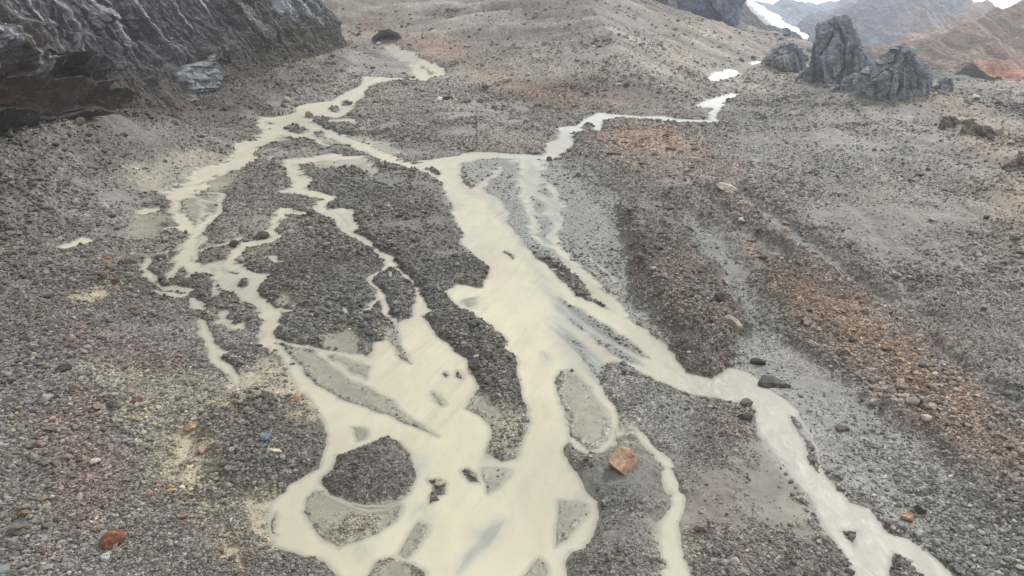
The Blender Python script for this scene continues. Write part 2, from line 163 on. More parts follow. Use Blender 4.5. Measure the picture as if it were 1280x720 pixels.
SHALLOW = [
    (0.9, 3, [(-4.36, 44.38), (-4.22, 46.09), (-2.99, 47.89), (-3.72, 48.69), (-3.5, 49.7), (-1.7, 50.65), (-0.28, 50.75), (-0.69, 49.09), (-1.69, 47.5), (-2.98, 46.37), (-3.78, 45.26)]),
    (0.8, 2, [(-13.06, 47.31), (-11.89, 47.5), (-11.84, 46.55), (-12.58, 45.63)]),
    (1.0, 4, [(6.38, 102.74), (8.17, 101.09), (13.85, 91.53), (16.97, 82.92), (17.03, 79.76), (14.5, 80.64), (11.91, 80.64), (11.23, 77.62), (11.08, 71.74), (9.7, 74.59), (7.42, 80.2), (7.1, 84.34), (6.26, 92.08)]),
    (0.6, 4, [(2.28, 125.24), (6.97, 113.64), (8.36, 103.75), (8.57, 94.93), (6.96, 92.08), (6.29, 101.09), (3.9, 113.64)]),
    (0.7, 3, [(4.41, 84.34), (5.3, 82.92), (4.74, 80.2), (4.1, 82.0)]),
    (0.5, 4, [(5.31, 96.41), (6.48, 95.82), (6.1, 89.38), (5.5, 90.71)]),
    (0.65, 3, [(-15.23, 198.44), (-10.35, 176.46), (-3.99, 169.23), (-0.55, 153.52), (0.0, 142.4), (2.42, 134.14), (5.92, 121.6), (4.76, 122.49), (0.0, 135.72), (-3.63, 152.86), (-8.66, 166.94), (-13.49, 179.83)]),
    (0.75, 3, [(4.99, 215.71), (10.35, 176.45), (12.65, 156.87), (10.04, 139.55), (8.11, 129.07), (13.64, 110.93), (17.03, 97.32), (15.21, 97.32), (8.76, 119.85), (5.17, 134.14), (2.93, 165.43), (3.41, 195.45)]),
    (0.7, 2, [(-9.87, 74.39), (-9.12, 73.62), (-9.39, 71.74), (-10.27, 72.86)]),
    (0.7, 3, [(-8.27, 102.41), (-5.16, 104.09), (-4.45, 99.18), (-6.4, 98.55)]),
    (0.8, 3, [(-25.95, 84.82), (-21.69, 82.69), (-18.44, 80.64), (-18.09, 76.79), (-20.33, 78.89), (-23.52, 81.54)]),
    (0.6, 3, [(-8.57, 52.73), (-7.28, 52.28), (-7.05, 50.22), (-8.22, 50.54)]),
    (0.5, 3, [(-2.65, 61.65), (-0.81, 59.82), (0.4, 59.55), (0.0, 58.61), (-2.4, 58.88), (-2.94, 60.52)]),
    (0.5, 3, [(-10.66, 61.94), (-8.96, 60.24), (-8.6, 57.3), (-9.42, 57.56)]),
    (0.8, 3, [(-60.44, 110.72), (-54.29, 107.88), (-53.09, 105.75), (-58.16, 107.07)]),
    (0.75, 3, [(-48.33, 113.23), (-45.41, 112.84), (-43.94, 107.95), (-45.54, 107.22), (-47.16, 109.41)]),
    (0.5, 3, [(-65.57, 205.64), (-59.38, 200.45), (-55.52, 188.74), (-58.6, 188.73)]),
    (0.6, 3, [(4.55, 55.06), (7.13, 54.35), (7.15, 52.5), (4.44, 53.41)]),
]
ZONES = [
    ('hill', 12, [(-160, 540), (-100, 490), (-40, 396), (33, 297), (60, 284), (78, 290), (110, 345), (133, 390), (180, 470), (214, 560), (205, 640), (140, 790), (0, 1000), (-300, 1500), (-1500, 1500), (-1500, 800), (-400, 580)]),
    ('hillgrey', 12, [(-77.73, 602.98), (63.44, 492.09), (91.07, 414.73), (86.57, 336.56), (56.51, 315.8), (25.47, 385.21), (-20.63, 473.29)]),
    ('hillgrey', 8, [(-36.47, 323.93), (-15.24, 339.3), (6.03, 264.5), (10.82, 235.52), (2.57, 222.82), (-15.57, 225.29), (-27.15, 281.37)]),
    ('orange', 10, [(-17.01, 382.32), (4.04, 362.77), (28.82, 320.93), (50.98, 301.84), (39.64, 292.07), (20.51, 302.63), (0.0, 331.84)]),
    ('orange', 8, [(-122.45, 595.58), (-53.46, 488.67), (-18.59, 421.77), (-37.02, 418.13), (-74.49, 484.24), (-109.02, 539.68)]),
    ('greenish', 10, [(112.98, 471.19), (163.7, 464.23), (148.48, 368.77), (114.74, 318.2), (82.19, 278.42), (93.71, 342.01)]),
    ('scree', 10, [(82.19, 278.42), (138.8, 343.44), (203.14, 321.92), (181.69, 241.55), (54.56, 61.5), (57.6, 83.63), (60.82, 118.85), (64.88, 172.48), (66.75, 222.71)]),
    ('tanright', 8, [(159.98, 308.05), (203.14, 321.92), (147.81, 197.25), (89.99, 113.63), (98.89, 135.74), (130.05, 190.46), (158.78, 268.94)]),
    ('red', 3, [(28.61, 264.21), (50.02, 275.13), (61.44, 256.24), (62.0, 205.66), (63.54, 168.59), (57.86, 133.52), (59.0, 114.82), (55.05, 88.83), (55.75, 77.05), (53.77, 61.54), (44.64, 47.61), (45.44, 51.72), (44.05, 57.73), (42.31, 68.17), (40.88, 84.33), (40.75, 104.43), (42.35, 119.85), (43.5, 139.55), (41.25, 158.24), (37.44, 177.29), (31.13, 190.62), (24.44, 211.16), (14.95, 215.7), (23.6, 242.26)]),
    ('orange', 5, [(44.58, 113.63), (49.2, 107.79), (50.71, 89.09), (52.68, 75.18), (51.37, 61.63), (49.24, 55.09), (48.06, 60.33), (45.94, 71.62), (44.07, 86.75), (41.59, 97.93)]),
    ('orange', 6, [(29.95, 249.29), (54.72, 251.95), (58.65, 211.15), (45.32, 205.69), (32.56, 216.85)]),
    ('gravel', 2, [(14.95, 215.7), (23.89, 195.44), (28.12, 158.24), (25.84, 134.14), (23.33, 111.69), (22.05, 84.34), (21.11, 82.46), (17.63, 93.49), (15.17, 101.75), (9.36, 129.07), (15.0, 158.24)]),
    ('bluegrey', 1.5, [(-15.89, 211.18), (4.94, 213.42), (14.66, 211.17), (19.13, 181.56), (22.57, 145.35), (23.37, 119.85), (21.48, 89.38), (21.79, 83.16), (17.86, 94.93), (13.72, 111.69), (3.1, 128.09), (-8.14, 173.18), (-15.23, 198.44)]),
    ('gravel', 2, [(41.25, 158.24), (43.5, 139.55), (41.16, 111.69), (38.73, 84.34), (41.42, 68.18), (43.28, 56.47), (43.31, 46.67), (39.1, 40.74), (34.43, 44.03), (32.88, 49.7), (31.13, 53.53), (30.73, 57.82), (32.76, 69.07), (30.74, 76.59), (28.03, 80.87), (33.34, 94.93), (35.05, 119.85), (35.78, 142.4)]),
    ('bluegrey', 2, [(32.93, 111.69), (36.46, 101.09), (35.1, 77.62), (36.35, 64.96), (37.15, 56.54), (36.03, 46.74), (34.56, 47.7), (32.14, 54.11), (31.29, 59.14), (32.87, 71.74), (30.09, 77.62), (31.42, 86.8), (30.77, 96.41)]),
    ('bluegrey', 1.2, [(1.64, 136.26), (4.25, 125.24), (8.36, 113.64), (13.02, 99.49), (16.74, 88.07), (18.32, 82.23), (16.96, 79.33), (14.43, 80.2), (11.86, 80.2), (10.83, 77.62), (11.34, 70.83), (11.36, 65.75), (10.21, 64.96), (9.12, 73.62), (7.35, 79.33), (6.02, 80.87), (5.65, 89.38), (6.36, 97.93), (6.47, 104.43), (2.92, 119.85)]),
    ('debris', 2.0, [(25.73, 154.84), (29.82, 142.4), (31.68, 124.31), (34.83, 113.64), (33.05, 92.08), (28.83, 84.34), (26.2, 78.04), (22.17, 78.04), (22.05, 84.34), (23.22, 88.07), (22.93, 96.41), (20.12, 101.09), (23.38, 124.31)]),
    ('gravel', 2, [(11.63, 80.87), (15.6, 79.76), (20.73, 73.24), (24.42, 71.74), (20.77, 64.96), (16.54, 57.82), (15.64, 59.14), (14.74, 64.18), (12.36, 66.55), (11.95, 69.94), (11.77, 75.58)]),
    ('brown', 2.5, [(21.83, 72.67), (27.88, 70.83), (26.31, 63.42), (26.31, 56.54), (24.52, 60.52), (22.06, 56.54), (20.62, 50.75), (23.35, 46.74), (26.78, 44.03), (25.28, 40.75), (12.64, 40.75), (15.18, 51.84), (18.12, 57.82), (20.37, 63.42)]),
    ('mud', 2, [(26.52, 65.59), (27.58, 59.96), (27.93, 52.95), (27.52, 49.29), (25.07, 47.7), (22.1, 48.89), (20.55, 52.39), (20.74, 56.54), (22.86, 59.14), (24.81, 61.94)]),
    ('silt', 1.2, [(11.65, 66.55), (13.93, 65.43), (14.32, 61.94), (12.37, 61.22), (10.82, 61.94), (10.46, 64.18)]),
    ('silt', 1, [(6.1, 78.9), (7.58, 79.54), (9.34, 75.78), (10.46, 72.86), (10.9, 69.59), (10.56, 64.96), (9.62, 61.65), (8.23, 61.08), (6.3, 63.72), (5.57, 73.62)]),
    ('dark', 2.5, [(-62.22, 235.56), (-39.1, 211.18), (-28.62, 205.72), (-20.93, 188.76), (-16.9, 173.18), (-12.64, 147.17), (-10.1, 133.1), (-4.46, 117.72), (-4.57, 109.06), (-11.25, 107.24), (-8.08, 99.81), (-2.63, 90.71), (-0.33, 87.56), (1.18, 75.58), (1.37, 69.07), (-2.25, 68.21), (-4.41, 75.58), (-8.82, 86.8), (-13.88, 96.41), (-16.67, 94.93), (-18.88, 87.56), (-21.78, 85.56), (-27.13, 89.38), (-32.37, 88.07), (-38.98, 101.09), (-42.45, 115.64), (-40.16, 139.55), (-44.79, 173.18), (-55.58, 190.62)]),
    ('dark', 2, [(-13.54, 64.18), (-12.09, 63.12), (-9.18, 56.92), (-9.47, 55.06), (-10.43, 53.87), (-14.75, 53.18), (-18.32, 56.16), (-17.49, 58.47), (-17.81, 60.52)]),
    ('dark', 2, [(-32.86, 71.72), (-29.74, 73.61), (-25.29, 69.94), (-21.2, 64.95), (-19.01, 59.14), (-20.69, 57.17), (-22.05, 55.3), (-25.09, 55.29), (-29.14, 57.8), (-32.46, 61.91), (-32.65, 66.53)]),
    ('dark', 2, [(5.44, 62.38), (8.82, 59.14), (13.71, 64.18), (14.09, 56.54), (13.73, 51.84), (12.01, 46.74), (10.83, 40.75), (4.09, 40.75), (4.8, 46.74), (7.74, 51.29)]),
    ('silt', 0.8, [(-31.05, 86.29), (-28.31, 85.55), (-25.39, 82.69), (-21.0, 78.25), (-15.12, 72.3), (-7.99, 64.34), (-14.53, 68.9), (-21.97, 73.24), (-28.03, 80.86)]),
    ('silt', 0.6, [(-18.71, 55.3), (-19.14, 53.87), (-18.79, 51.83), (-17.43, 49.49), (-15.84, 47.89), (-14.46, 47.21), (-12.9, 47.79), (-11.38, 48.78), (-10.01, 50.65), (-9.65, 52.61), (-8.94, 55.06), (-10.43, 53.87), (-13.27, 53.18), (-14.97, 53.18), (-16.5, 54.34)]),
    ('beigelite', 1, [(-16.22, 50.22), (-14.27, 50.96), (-11.47, 51.29), (-11.85, 49.5), (-14.28, 47.89), (-15.23, 48.48)]),
    ('silt', 0.6, [(-3.21, 59.14), (0.0, 58.88), (-0.31, 56.54), (-2.24, 54.11)]),
    ('silt', 0.6, [(4.11, 54.11), (7.37, 53.18), (7.02, 51.29), (3.69, 47.12)]),
    ('silt', 0.6, [(-8.44, 51.18), (-7.06, 50.33), (-8.28, 45.81), (-9.55, 46.36)]),
    ('silt', 0.8, [(0.63, 43.18), (2.33, 46.55), (3.26, 45.27), (3.31, 40.75), (0.0, 40.75)]),
    ('silt', 1.5, [(-11.62, 43.17), (-11.04, 45.81), (-9.62, 46.36), (-7.81, 45.26), (-6.62, 40.75), (-12.04, 40.75)]),
    ('silt', 0.6, [(-18.08, 66.88), (-15.38, 65.75), (-15.5, 62.82), (-16.91, 63.12)]),
    ('silt', 0.6, [(-10.26, 74.39), (-7.39, 70.3), (-8.06, 69.59), (-9.85, 72.48)]),
    ('silt', 0.6, [(-8.02, 104.43), (-4.93, 104.77), (-5.38, 97.93), (-7.46, 99.81)]),
    ('silt', 1, [(-18.69, 91.53), (-16.58, 92.08), (-15.25, 85.56), (-12.37, 80.2), (-16.06, 83.87)]),
    ('silt', 1, [(-26.55, 85.07), (-21.16, 82.69), (-17.73, 80.2), (-17.61, 76.39), (-21.45, 79.33), (-24.68, 82.0)]),
    ('silt', 1, [(-26.56, 89.38), (-23.2, 92.08), (-18.79, 82.46), (-22.32, 83.16), (-26.07, 85.31)]),
    ('silt', 1.5, [(-4.9, 75.58), (-2.63, 71.74), (0.0, 69.59), (-2.47, 66.55), (-4.55, 69.07), (-5.58, 70.83)]),
    ('beigelite', 1.5, [(-2.47, 66.55), (0.72, 68.21), (0.82, 61.08), (0.0, 59.82), (-2.31, 61.08)]),
    ('silt', 1.5, [(-62.31, 211.15), (-45.14, 214.58), (-36.86, 195.46), (-37.46, 188.76), (-46.58, 200.48), (-56.52, 198.43)]),
    ('silt', 2, [(-56.47, 246.61), (-41.01, 238.26), (-32.57, 216.89), (-40.69, 220.43)]),
    ('silt', 1.5, [(-80.5, 165.7), (-72.7, 169.65), (-67.56, 150.15), (-67.32, 142.84), (-72.83, 149.95)]),
    ('silt', 2, [(-84.41, 193.37), (-79.26, 197.59), (-74.42, 182.78), (-74.1, 172.71), (-80.49, 175.92)]),
    ('silt', 2, [(-89.89, 262.91), (-82.05, 249.03), (-74.97, 242.23), (-78.64, 237.95), (-82.7, 240.42)]),
    ('silt', 2, [(-74.94, 255.28), (-57.42, 238.25), (-58.9, 232.93), (-67.69, 240.95)]),
    ('silt', 1.5, [(-38.71, 106.17), (-34.92, 104.43), (-33.23, 99.49), (-36.26, 100.44)]),
    ('silt', 1.5, [(-54.02, 119.82), (-49.58, 117.7), (-47.94, 114.42), (-51.47, 115.21)]),
    ('silt', 1.2, [(-33.01, 80.86), (-31.54, 83.39), (-28.94, 78.46), (-29.45, 77.2)]),
    ('silt', 2, [(-83.65, 146.22), (-82.7, 153.11), (-75.75, 149.73), (-72.41, 133.66), (-76.17, 133.22)]),
    ('beigelite', 3, [(-98.33, 171.73), (-98.49, 193.04), (-94.81, 210.46), (-84.64, 215.53), (-82.89, 201.14), (-86.38, 187.5), (-83.68, 167.18), (-91.97, 166.47)]),
    ('beige', 3, [(-37.74, 75.54), (-34.09, 77.61), (-30.13, 79.32), (-27.77, 76.59), (-24.42, 71.74), (-21.4, 67.37), (-22.07, 66.55), (-26.02, 70.83), (-30.7, 73.61), (-34.16, 72.65)]),
    ('beige', 1.5, [(-34.98, 71.17), (-31.03, 70.82), (-30.54, 66.54), (-32.62, 68.7)]),
    ('beige', 1.0, [(-24.97, 53.51), (-22.12, 54.34), (-21.68, 51.83), (-20.72, 48.48), (-19.6, 47.11), (-21.96, 48.47), (-23.65, 51.28)]),
    ('beigelite', 4, [(-58.47, 79.91), (-51.9, 82.86), (-43.57, 79.68), (-33.57, 73.6), (-30.4, 75.57), (-29.08, 77.62), (-28.78, 73.61), (-32.51, 70.81), (-33.73, 64.92), (-31.32, 56.5), (-26.73, 51.81), (-26.57, 49.68), (-31.37, 54.06), (-37.42, 61.85), (-43.13, 69.79), (-50.73, 75.18)]),
    ('beige', 2, [(-36.49, 64.9), (-33.83, 64.14), (-31.27, 59.11), (-28.73, 55.28), (-29.51, 54.08), (-32.9, 57.77)]),
    ('beige', 1.5, [(-24.72, 47.68), (-23.22, 48.17), (-22.01, 46.73), (-22.0, 44.89), (-23.14, 45.34)]),
    ('beige', 2, [(-69.0, 103.15), (-67.78, 107.84), (-64.05, 104.55), (-64.85, 100.26), (-67.26, 100.6)]),
    ('beige', 2, [(-44.5, 71.57), (-43.12, 72.55), (-41.19, 68.1), (-42.69, 68.06)]),
    ('beigelite', 2, [(14.93, 50.75), (15.35, 46.74), (14.55, 42.35), (11.77, 42.35), (12.94, 49.7)]),
    ('strip', 1.5, [(58.97, 176.3), (60.32, 139.86), (59.36, 115.61), (59.66, 96.41), (56.69, 93.69), (54.84, 108.56), (54.08, 127.74), (53.82, 163.91)]),
    ('strip', 2, [(77.98, 158.53), (77.7, 144.87), (66.55, 108.11), (61.02, 92.47), (59.87, 94.6), (64.0, 112.26), (70.76, 137.24)]),
    ('strip', 1.5, [(57.41, 86.09), (57.65, 76.93), (56.1, 63.65), (54.07, 60.81), (55.02, 71.23), (54.92, 82.63)]),
    ('strip', 2, [(49.5, 177.29), (49.4, 142.36), (51.84, 121.81), (49.53, 117.58), (45.24, 129.06), (45.0, 158.24)]),
    ('talus', 8, [(-115.02, 200.7), (-122.4, 279.05), (-119.84, 347.6), (-104.27, 429.31), (-99.66, 452.19), (-92.53, 396.17), (-100.06, 330.12), (-101.41, 289.22), (-105.75, 250.77), (-104.51, 211.22), (-102.96, 173.43), (-100.93, 147.46), (-99.28, 129.9), (-99.71, 118.33), (-113.75, 138.79), (-109.89, 146.64)]),
    ('redspot', 2, [(-69.61, 96.1), (-55.18, 89.03), (-42.53, 80.81), (-44.58, 78.58), (-55.94, 82.57), (-62.98, 85.49)]),
    ('redspot', 2, [(-53.36, 67.35), (-47.69, 71.44), (-35.33, 51.72), (-36.54, 46.54), (-44.55, 56.11)]),
    ('grey', 6, [(-103.18, 469.53), (-71.04, 460.12), (-42.64, 404.01), (-52.77, 394.94), (-76.11, 402.38), (-94.72, 406.29)]),
]
PATH = [(-163.12, 619.63, 1.2), (-160.56, 632.36, 1.2), (-157.14, 648.61, 1.2), (-154.36, 691.55, 1.2)]
BRAIDS = [(-97.06, 275.77), (-72.39, 264.64), (-38.17, 205.72), (-34.61, 173.18), (-17.52, 119.85), (-17.12, 97.93), (-22.61, 89.38), (-31.74, 84.34), (-35.1, 77.61), (-47.6, 94.88), (-63.61, 111.35), (-83.86, 163.37), (-88.96, 220.47)]
SPECIAL = [
    ('boulder', -92.42, 507.84, 4.45, 0.8, 1.1, 0.4, 0.1, (190, 188, 190), 11, 'larger pale boulder at the mouth of the meltwater cave', 'boulder'),
    ('boulder', -87.92, 500.69, 3.3, 0.8, 1.1, 0.9, 0.1, (180, 178, 182), 11, 'smaller pale boulder just below the larger one at the cave mouth', 'boulder'),
    ('boulder', -32.95, 46.64, 2.13, 0.85, 1.05, 0.4, 0.1, (126, 84, 62), 13, 'bright rust orange boulder on grey rubble at the bottom left', 'boulder'),
    ('boulder', 10.68, 57.05, 3.59, 0.9, 1.1, 0.5, 0.12, (160, 132, 108), 16, 'large tan and orange boulder on the dark spit beside the lake', 'boulder'),
    ('boulder', -25.19, 61.07, 1.56, 0.8, 1.0, 0.6, 0.0, (110, 122, 134), 12, 'pale blue boulder on the dark rubble mound left of the channel', 'boulder'),
    ('boulder', -23.67, 59.41, 1.77, 0.35, 1.6, -0.1, 0.0, (186, 172, 146), 12, 'flat beige slab just below the pale blue boulder', 'boulder'),
    ('boulder', -34.53, 64.76, 1.73, 0.7, 1.2, 0.3, 0.1, (170, 142, 108), 12, 'tan boulder standing in beige silt above the pink pair', 'boulder'),
    ('boulder', -31.46, 60.91, 1.48, 0.8, 1.0, 0.9, 0.1, (168, 146, 136), 12, 'pinkish grey boulder on the silt channel below the tan boulder', 'boulder'),
    ('boulder', -32.23, 59.1, 1.04, 0.7, 1.0, 0.2, 0.1, (150, 138, 128), 12, 'small grey brown boulder in the beige silt beside the pinkish boulder', 'boulder'),
    ('boulder', -48.17, 60.35, 1.3, 0.8, 1.05, 0.2, 0.0, (120, 92, 84), 14, 'dark red boulder on grey gravel near the left edge', 'boulder'),
    ('boulder', -40.74, 57.34, 1.49, 0.65, 1.3, 0.3, 0.1, (182, 168, 154), 12, 'pale cream boulder lying right of the dark red boulder', 'boulder'),
    ('boulder', -45.26, 69.01, 2.18, 0.75, 1.2, 0.0, 0.0, (104, 94, 88), 13, 'large dark grey boulder beside the upper beige silt patch', 'boulder'),
    ('boulder', -43.67, 70.86, 1.49, 0.8, 1.0, 0.0, 0.0, (112, 82, 78), 13, 'maroon boulder right of the large dark grey boulder', 'boulder'),
    ('boulder', -56.02, 77.7, 1.9, 0.75, 1.1, 0.5, 0.0, (82, 76, 74), 12, 'dark boulder alone above the brown silt strip on the left', 'boulder'),
    ('boulder', -33.03, 52.88, 0.95, 1.1, 0.9, 0.5, 0.1, (168, 140, 124), 9, 'upright pinkish tan block on the gravel at lower left', 'boulder'),
    ('boulder', -26.93, 53.05, 1.1, 0.9, 1.0, 0.4, 0.1, (150, 146, 144), 11, 'blue grey boulder beside the silt beach at lower left', 'boulder'),
    ('boulder', -31.36, 53.25, 1.33, 0.5, 1.6, 0.1, 0.0, (172, 146, 122), 11, 'long tan slab between the pinkish block and blue grey boulder', 'boulder'),
    ('boulder', -32.51, 44.62, 0.77, 0.8, 1.1, 0.5, 0.0, (186, 184, 180), 11, 'small whitish boulder just below the rust orange boulder', 'boulder'),
    ('boulder', 51.93, 165.43, 5.27, 0.7, 1.2, 0.8, 0.1, (160, 148, 138), 12, 'big pale boulder at the head of the reddish debris streak', 'boulder'),
    ('boulder', -25.13, 70.65, 1.11, 0.8, 1.1, 0.4, 0.1, (150, 112, 88), 11, 'small orange boulder on the silt beach beside the channel', 'boulder'),
    ('boulder', -73.41, 317.67, 3.94, 0.8, 1.1, 0.4, 0.0, (112, 80, 72), 12, 'reddish brown boulder midstream in the upper left channel', 'boulder'),
    ('boulder', -6.87, 55.55, 1.14, 0.6, 1.2, 0.4, 0.0, (150, 140, 120), 12, 'tan boulder in shallow water between the island and lake', 'boulder'),
    ('boulder', -7.05, 53.64, 0.89, 0.8, 1.0, 1.0, 0.1, (128, 116, 104), 11, 'brown wedge boulder in the pool below the tan boulder', 'boulder'),
    ('boulder', -3.81, 56.92, 1.24, 0.5, 1.7, -0.7, 0.0, (128, 120, 106), 12, 'long grey boulder awash alone in the cream water', 'boulder'),
    ('boulder', 30.44, 88.33, 3.13, 0.85, 1.1, 0.2, 0.0, (134, 122, 114), 12, 'rounded grey boulder perched on the brown debris mound', 'boulder'),
    ('boulder', 30.4, 93.78, 2.83, 0.8, 1.2, 0.5, 0.2, (92, 82, 76), 12, 'dark angular boulder above the rounded grey boulder', 'boulder'),
    ('boulder', 35.16, 50.97, 1.57, 0.8, 1.0, 0.3, 0.1, (150, 118, 96), 12, 'orange brown boulder on the bank right of the rapids', 'boulder'),
    ('boulder', 36.66, 51.61, 1.01, 1.5, 0.8, 0.3, 0.35, (84, 82, 80), 9, 'dark upright slab leaning beside the orange brown boulder', 'boulder'),
    ('boulder', 32.17, 75.58, 3.92, 0.3, 1.8, -0.35, 0.0, (74, 70, 68), 12, 'long dark flat ledge rock above the right rapids', 'boulder'),
    ('boulder', 31.98, 80.87, 2.08, 0.55, 1.3, -0.6, 0.0, (72, 66, 62), 12, 'dark brown rock at the top bend of the right rapids', 'boulder'),
    ('boulder', 27.15, 70.3, 1.85, 0.85, 1.1, 0.3, 0.0, (104, 92, 84), 12, 'brown boulder on the left bank at the rapids bend', 'boulder'),
    ('boulder', 25.7, 66.88, 1.95, 0.7, 1.2, 0.3, 0.3, (70, 67, 64), 11, 'dark grey boulder below the brown boulder at the rapids bend', 'boulder'),
    ('boulder', 35.81, 65.11, 1.73, 0.55, 1.3, -0.4, 0.0, (94, 86, 84), 12, 'dark boulder on the grey gravel right of the rapids', 'boulder'),
    ('boulder', 37.55, 61.94, 1.83, 0.5, 1.7, -0.5, 0.0, (90, 84, 82), 12, 'long dark boulder between grey gravel and the reddish debris', 'boulder'),
    ('boulder', 16.23, 48.89, 1.38, 0.8, 1.05, 0.6, 0.0, (128, 122, 118), 12, 'grey boulder on brown gravel right of the small right stream', 'boulder'),
    ('boulder', 17.02, 51.4, 0.79, 0.7, 1.1, 0.6, 0.0, (176, 166, 156), 11, 'small pale boulder above the grey boulder near the small stream', 'boulder'),
    ('boulder', 17.2, 44.64, 0.84, 0.8, 1.0, 0.1, 0.0, (150, 146, 142), 11, 'pale grey boulder near the bottom edge on brown gravel', 'boulder'),
    ('boulder', 8.31, 211.17, 1.71, 0.8, 1.1, 0.1, 0.0, (78, 72, 60), 10, 'leftmost dark boulder of the sill across the upper stream', 'boulder'),
    ('boulder', 11.19, 210.06, 1.95, 0.8, 1.1, 0.6, 0.0, (88, 82, 62), 10, 'middle dark boulder of the sill across the upper stream', 'boulder'),
    ('boulder', 13.69, 211.17, 1.96, 0.7, 1.2, 0.2, 0.0, (100, 92, 72), 10, 'rightmost mossy boulder of the sill across the upper stream', 'boulder'),
    ('boulder', -32.78, 319.66, 3.24, 0.8, 1.1, 0.1, 0.0, (206, 204, 202), 10, 'white boulder beside a dark one above the grey flats', 'boulder'),
    ('boulder', -28.99, 321.66, 5.43, 0.6, 1.2, 0.2, 0.0, (72, 68, 66), 11, 'dark boulder beside the white boulder above the grey flats', 'boulder'),
    ('boulder', 47.88, 319.47, 2.86, 0.7, 1.1, 0.1, 0.0, (200, 194, 186), 10, 'white boulder on the brown hillside beside a dark boulder', 'boulder'),
    ('boulder', 50.23, 316.05, 3.54, 0.7, 1.1, 0.1, 0.0, (64, 62, 60), 10, 'dark boulder on the brown hillside beside a white boulder', 'boulder'),
    ('boulder', 27.99, 328.81, 2.58, 0.8, 1.1, 0.1, 0.0, (66, 60, 56), 10, 'dark brown boulder left on the orange hillside patch', 'boulder'),
    ('boulder', 32.9, 314.78, 2.83, 0.8, 1.1, 0.9, 0.0, (84, 68, 58), 10, 'brown boulder right on the orange hillside patch', 'boulder'),
    ('boulder', 48.86, 213.4, 3.45, 0.7, 1.1, 0.9, 0.0, (98, 82, 72), 11, 'brown boulder on the rusty ground below the upper river', 'boulder'),
    ('boulder', 36.74, 193.49, 2.93, 0.7, 1.1, 0.3, 0.0, (84, 76, 70), 11, 'dark grey boulder on the rusty ground below the upper river', 'boulder'),
    ('boulder', 49.13, 189.68, 3.98, 0.45, 1.4, 0.3, 0.0, (88, 78, 72), 11, 'low dark brown boulder beside the start of the debris streak', 'boulder'),
    ('boulder', 30.68, 206.77, 5.27, 0.4, 1.6, 0.2, 0.0, (82, 76, 72), 11, 'long dark ledge boulder right of the river sill', 'boulder'),
    ('boulder', -28.44, 80.86, 0.83, 0.8, 1.0, 0.2, 0.0, (108, 104, 110), 10, 'small purple grey boulder midstream where the left channel widens', 'boulder'),
    ('boulder', -34.55, 86.29, 0.99, 0.8, 1.0, 0.2, 0.0, (84, 78, 74), 10, 'dark boulder on the channel bank above the silt beach', 'boulder'),
    ('boulder', -74.0, 120.46, 1.76, 0.6, 1.4, 0.5, 0.2, (128, 96, 80), 11, 'brown tilted boulder on the left rubble slope', 'boulder'),
    ('boulder', -65.99, 108.43, 1.34, 0.8, 1.1, 0.5, 0.0, (110, 78, 68), 11, 'red brown boulder beside the beige puddle on the left', 'boulder'),
]
BOULDER_FIELDS = [
    ('boulders on the left rubble plain', 'boulder among the grey rubble of the left foreground', ['grey', 'pale', 'tan', 'brown'], 48, [(-70.27, 86.81), (-52.82, 77.13), (-38.24, 61.84), (-25.58, 50.73), (-15.42, 44.46), (-40.71, 44.03)], 7, 15),
    ('boulders on the left moraine slope', 'boulder on the rubble slope below the glacier wall', ['dark', 'grey', 'brown'], 26, [(-105.57, 139.78), (-98.16, 167.67), (-70.86, 133.78), (-66.96, 119.47), (-46.31, 89.31), (-55.6, 83.83), (-68.63, 84.43)], 5, 11),
    ('boulders in the reddish debris streak', 'boulder in the reddish debris streak on the right', ['brown', 'tan', 'grey', 'dark'], 50, [(46.87, 151.56), (62.25, 164.85), (59.0, 114.82), (55.75, 77.05), (52.89, 61.57), (43.92, 48.61), (41.47, 66.52), (39.69, 86.8)], 6, 16),
    ('boulders on the upper rusty ground', 'boulder on rusty ground below the upper river', ['brown', 'dark', 'tan'], 20, [(27.04, 235.49), (58.52, 256.24), (56.87, 195.44), (45.0, 158.24), (36.64, 173.18), (27.3, 195.44)], 5, 11),
    ('boulders on the right scree', 'boulder scattered on the wide right scree', ['grey', 'pale', 'dark'], 28, [(95.69, 262.38), (142.47, 230.62), (93.03, 126.68), (63.19, 80.86), (62.75, 123.11), (64.88, 172.48)], 4, 10),
    ('boulders on the dark ridge', 'boulder on the rubble ridge between the two channels', ['dark', 'grey'], 18, [(-44.64, 181.56), (-23.91, 186.01), (-7.3, 119.85), (-10.98, 111.69), (0.0, 79.76), (0.0, 71.74), (-9.53, 94.93), (-30.68, 134.14)], 5, 10),
    ('boulders on the brown mound', 'boulder on the debris mound above the rapids', ['brown', 'dark', 'grey'], 16, [(26.77, 139.55), (30.67, 119.85), (31.8, 97.93), (27.84, 82.0), (22.58, 79.76), (22.6, 86.8), (21.99, 104.43)], 7, 16),
    ('boulders on the brown gravel', 'boulder on the brown gravel between both right streams', ['grey', 'pale', 'brown'], 16, [(22.07, 69.94), (26.67, 69.94), (20.12, 56.54), (20.29, 49.7), (25.7, 44.46), (14.78, 44.46), (17.8, 56.54)], 6, 12),
    ('boulders on the hillside', 'boulder dotting the brown hillside at the top', ['dark', 'grey'], 24, [(-97.33, 560.17), (0.0, 451.95), (68.45, 389.64), (69.76, 310.71), (21.06, 311.53), (-12.06, 264.64), (-32.52, 363.41)], 3, 7),
]
PORTAL = (-86.6, 510.02, 40.77, 17.88)
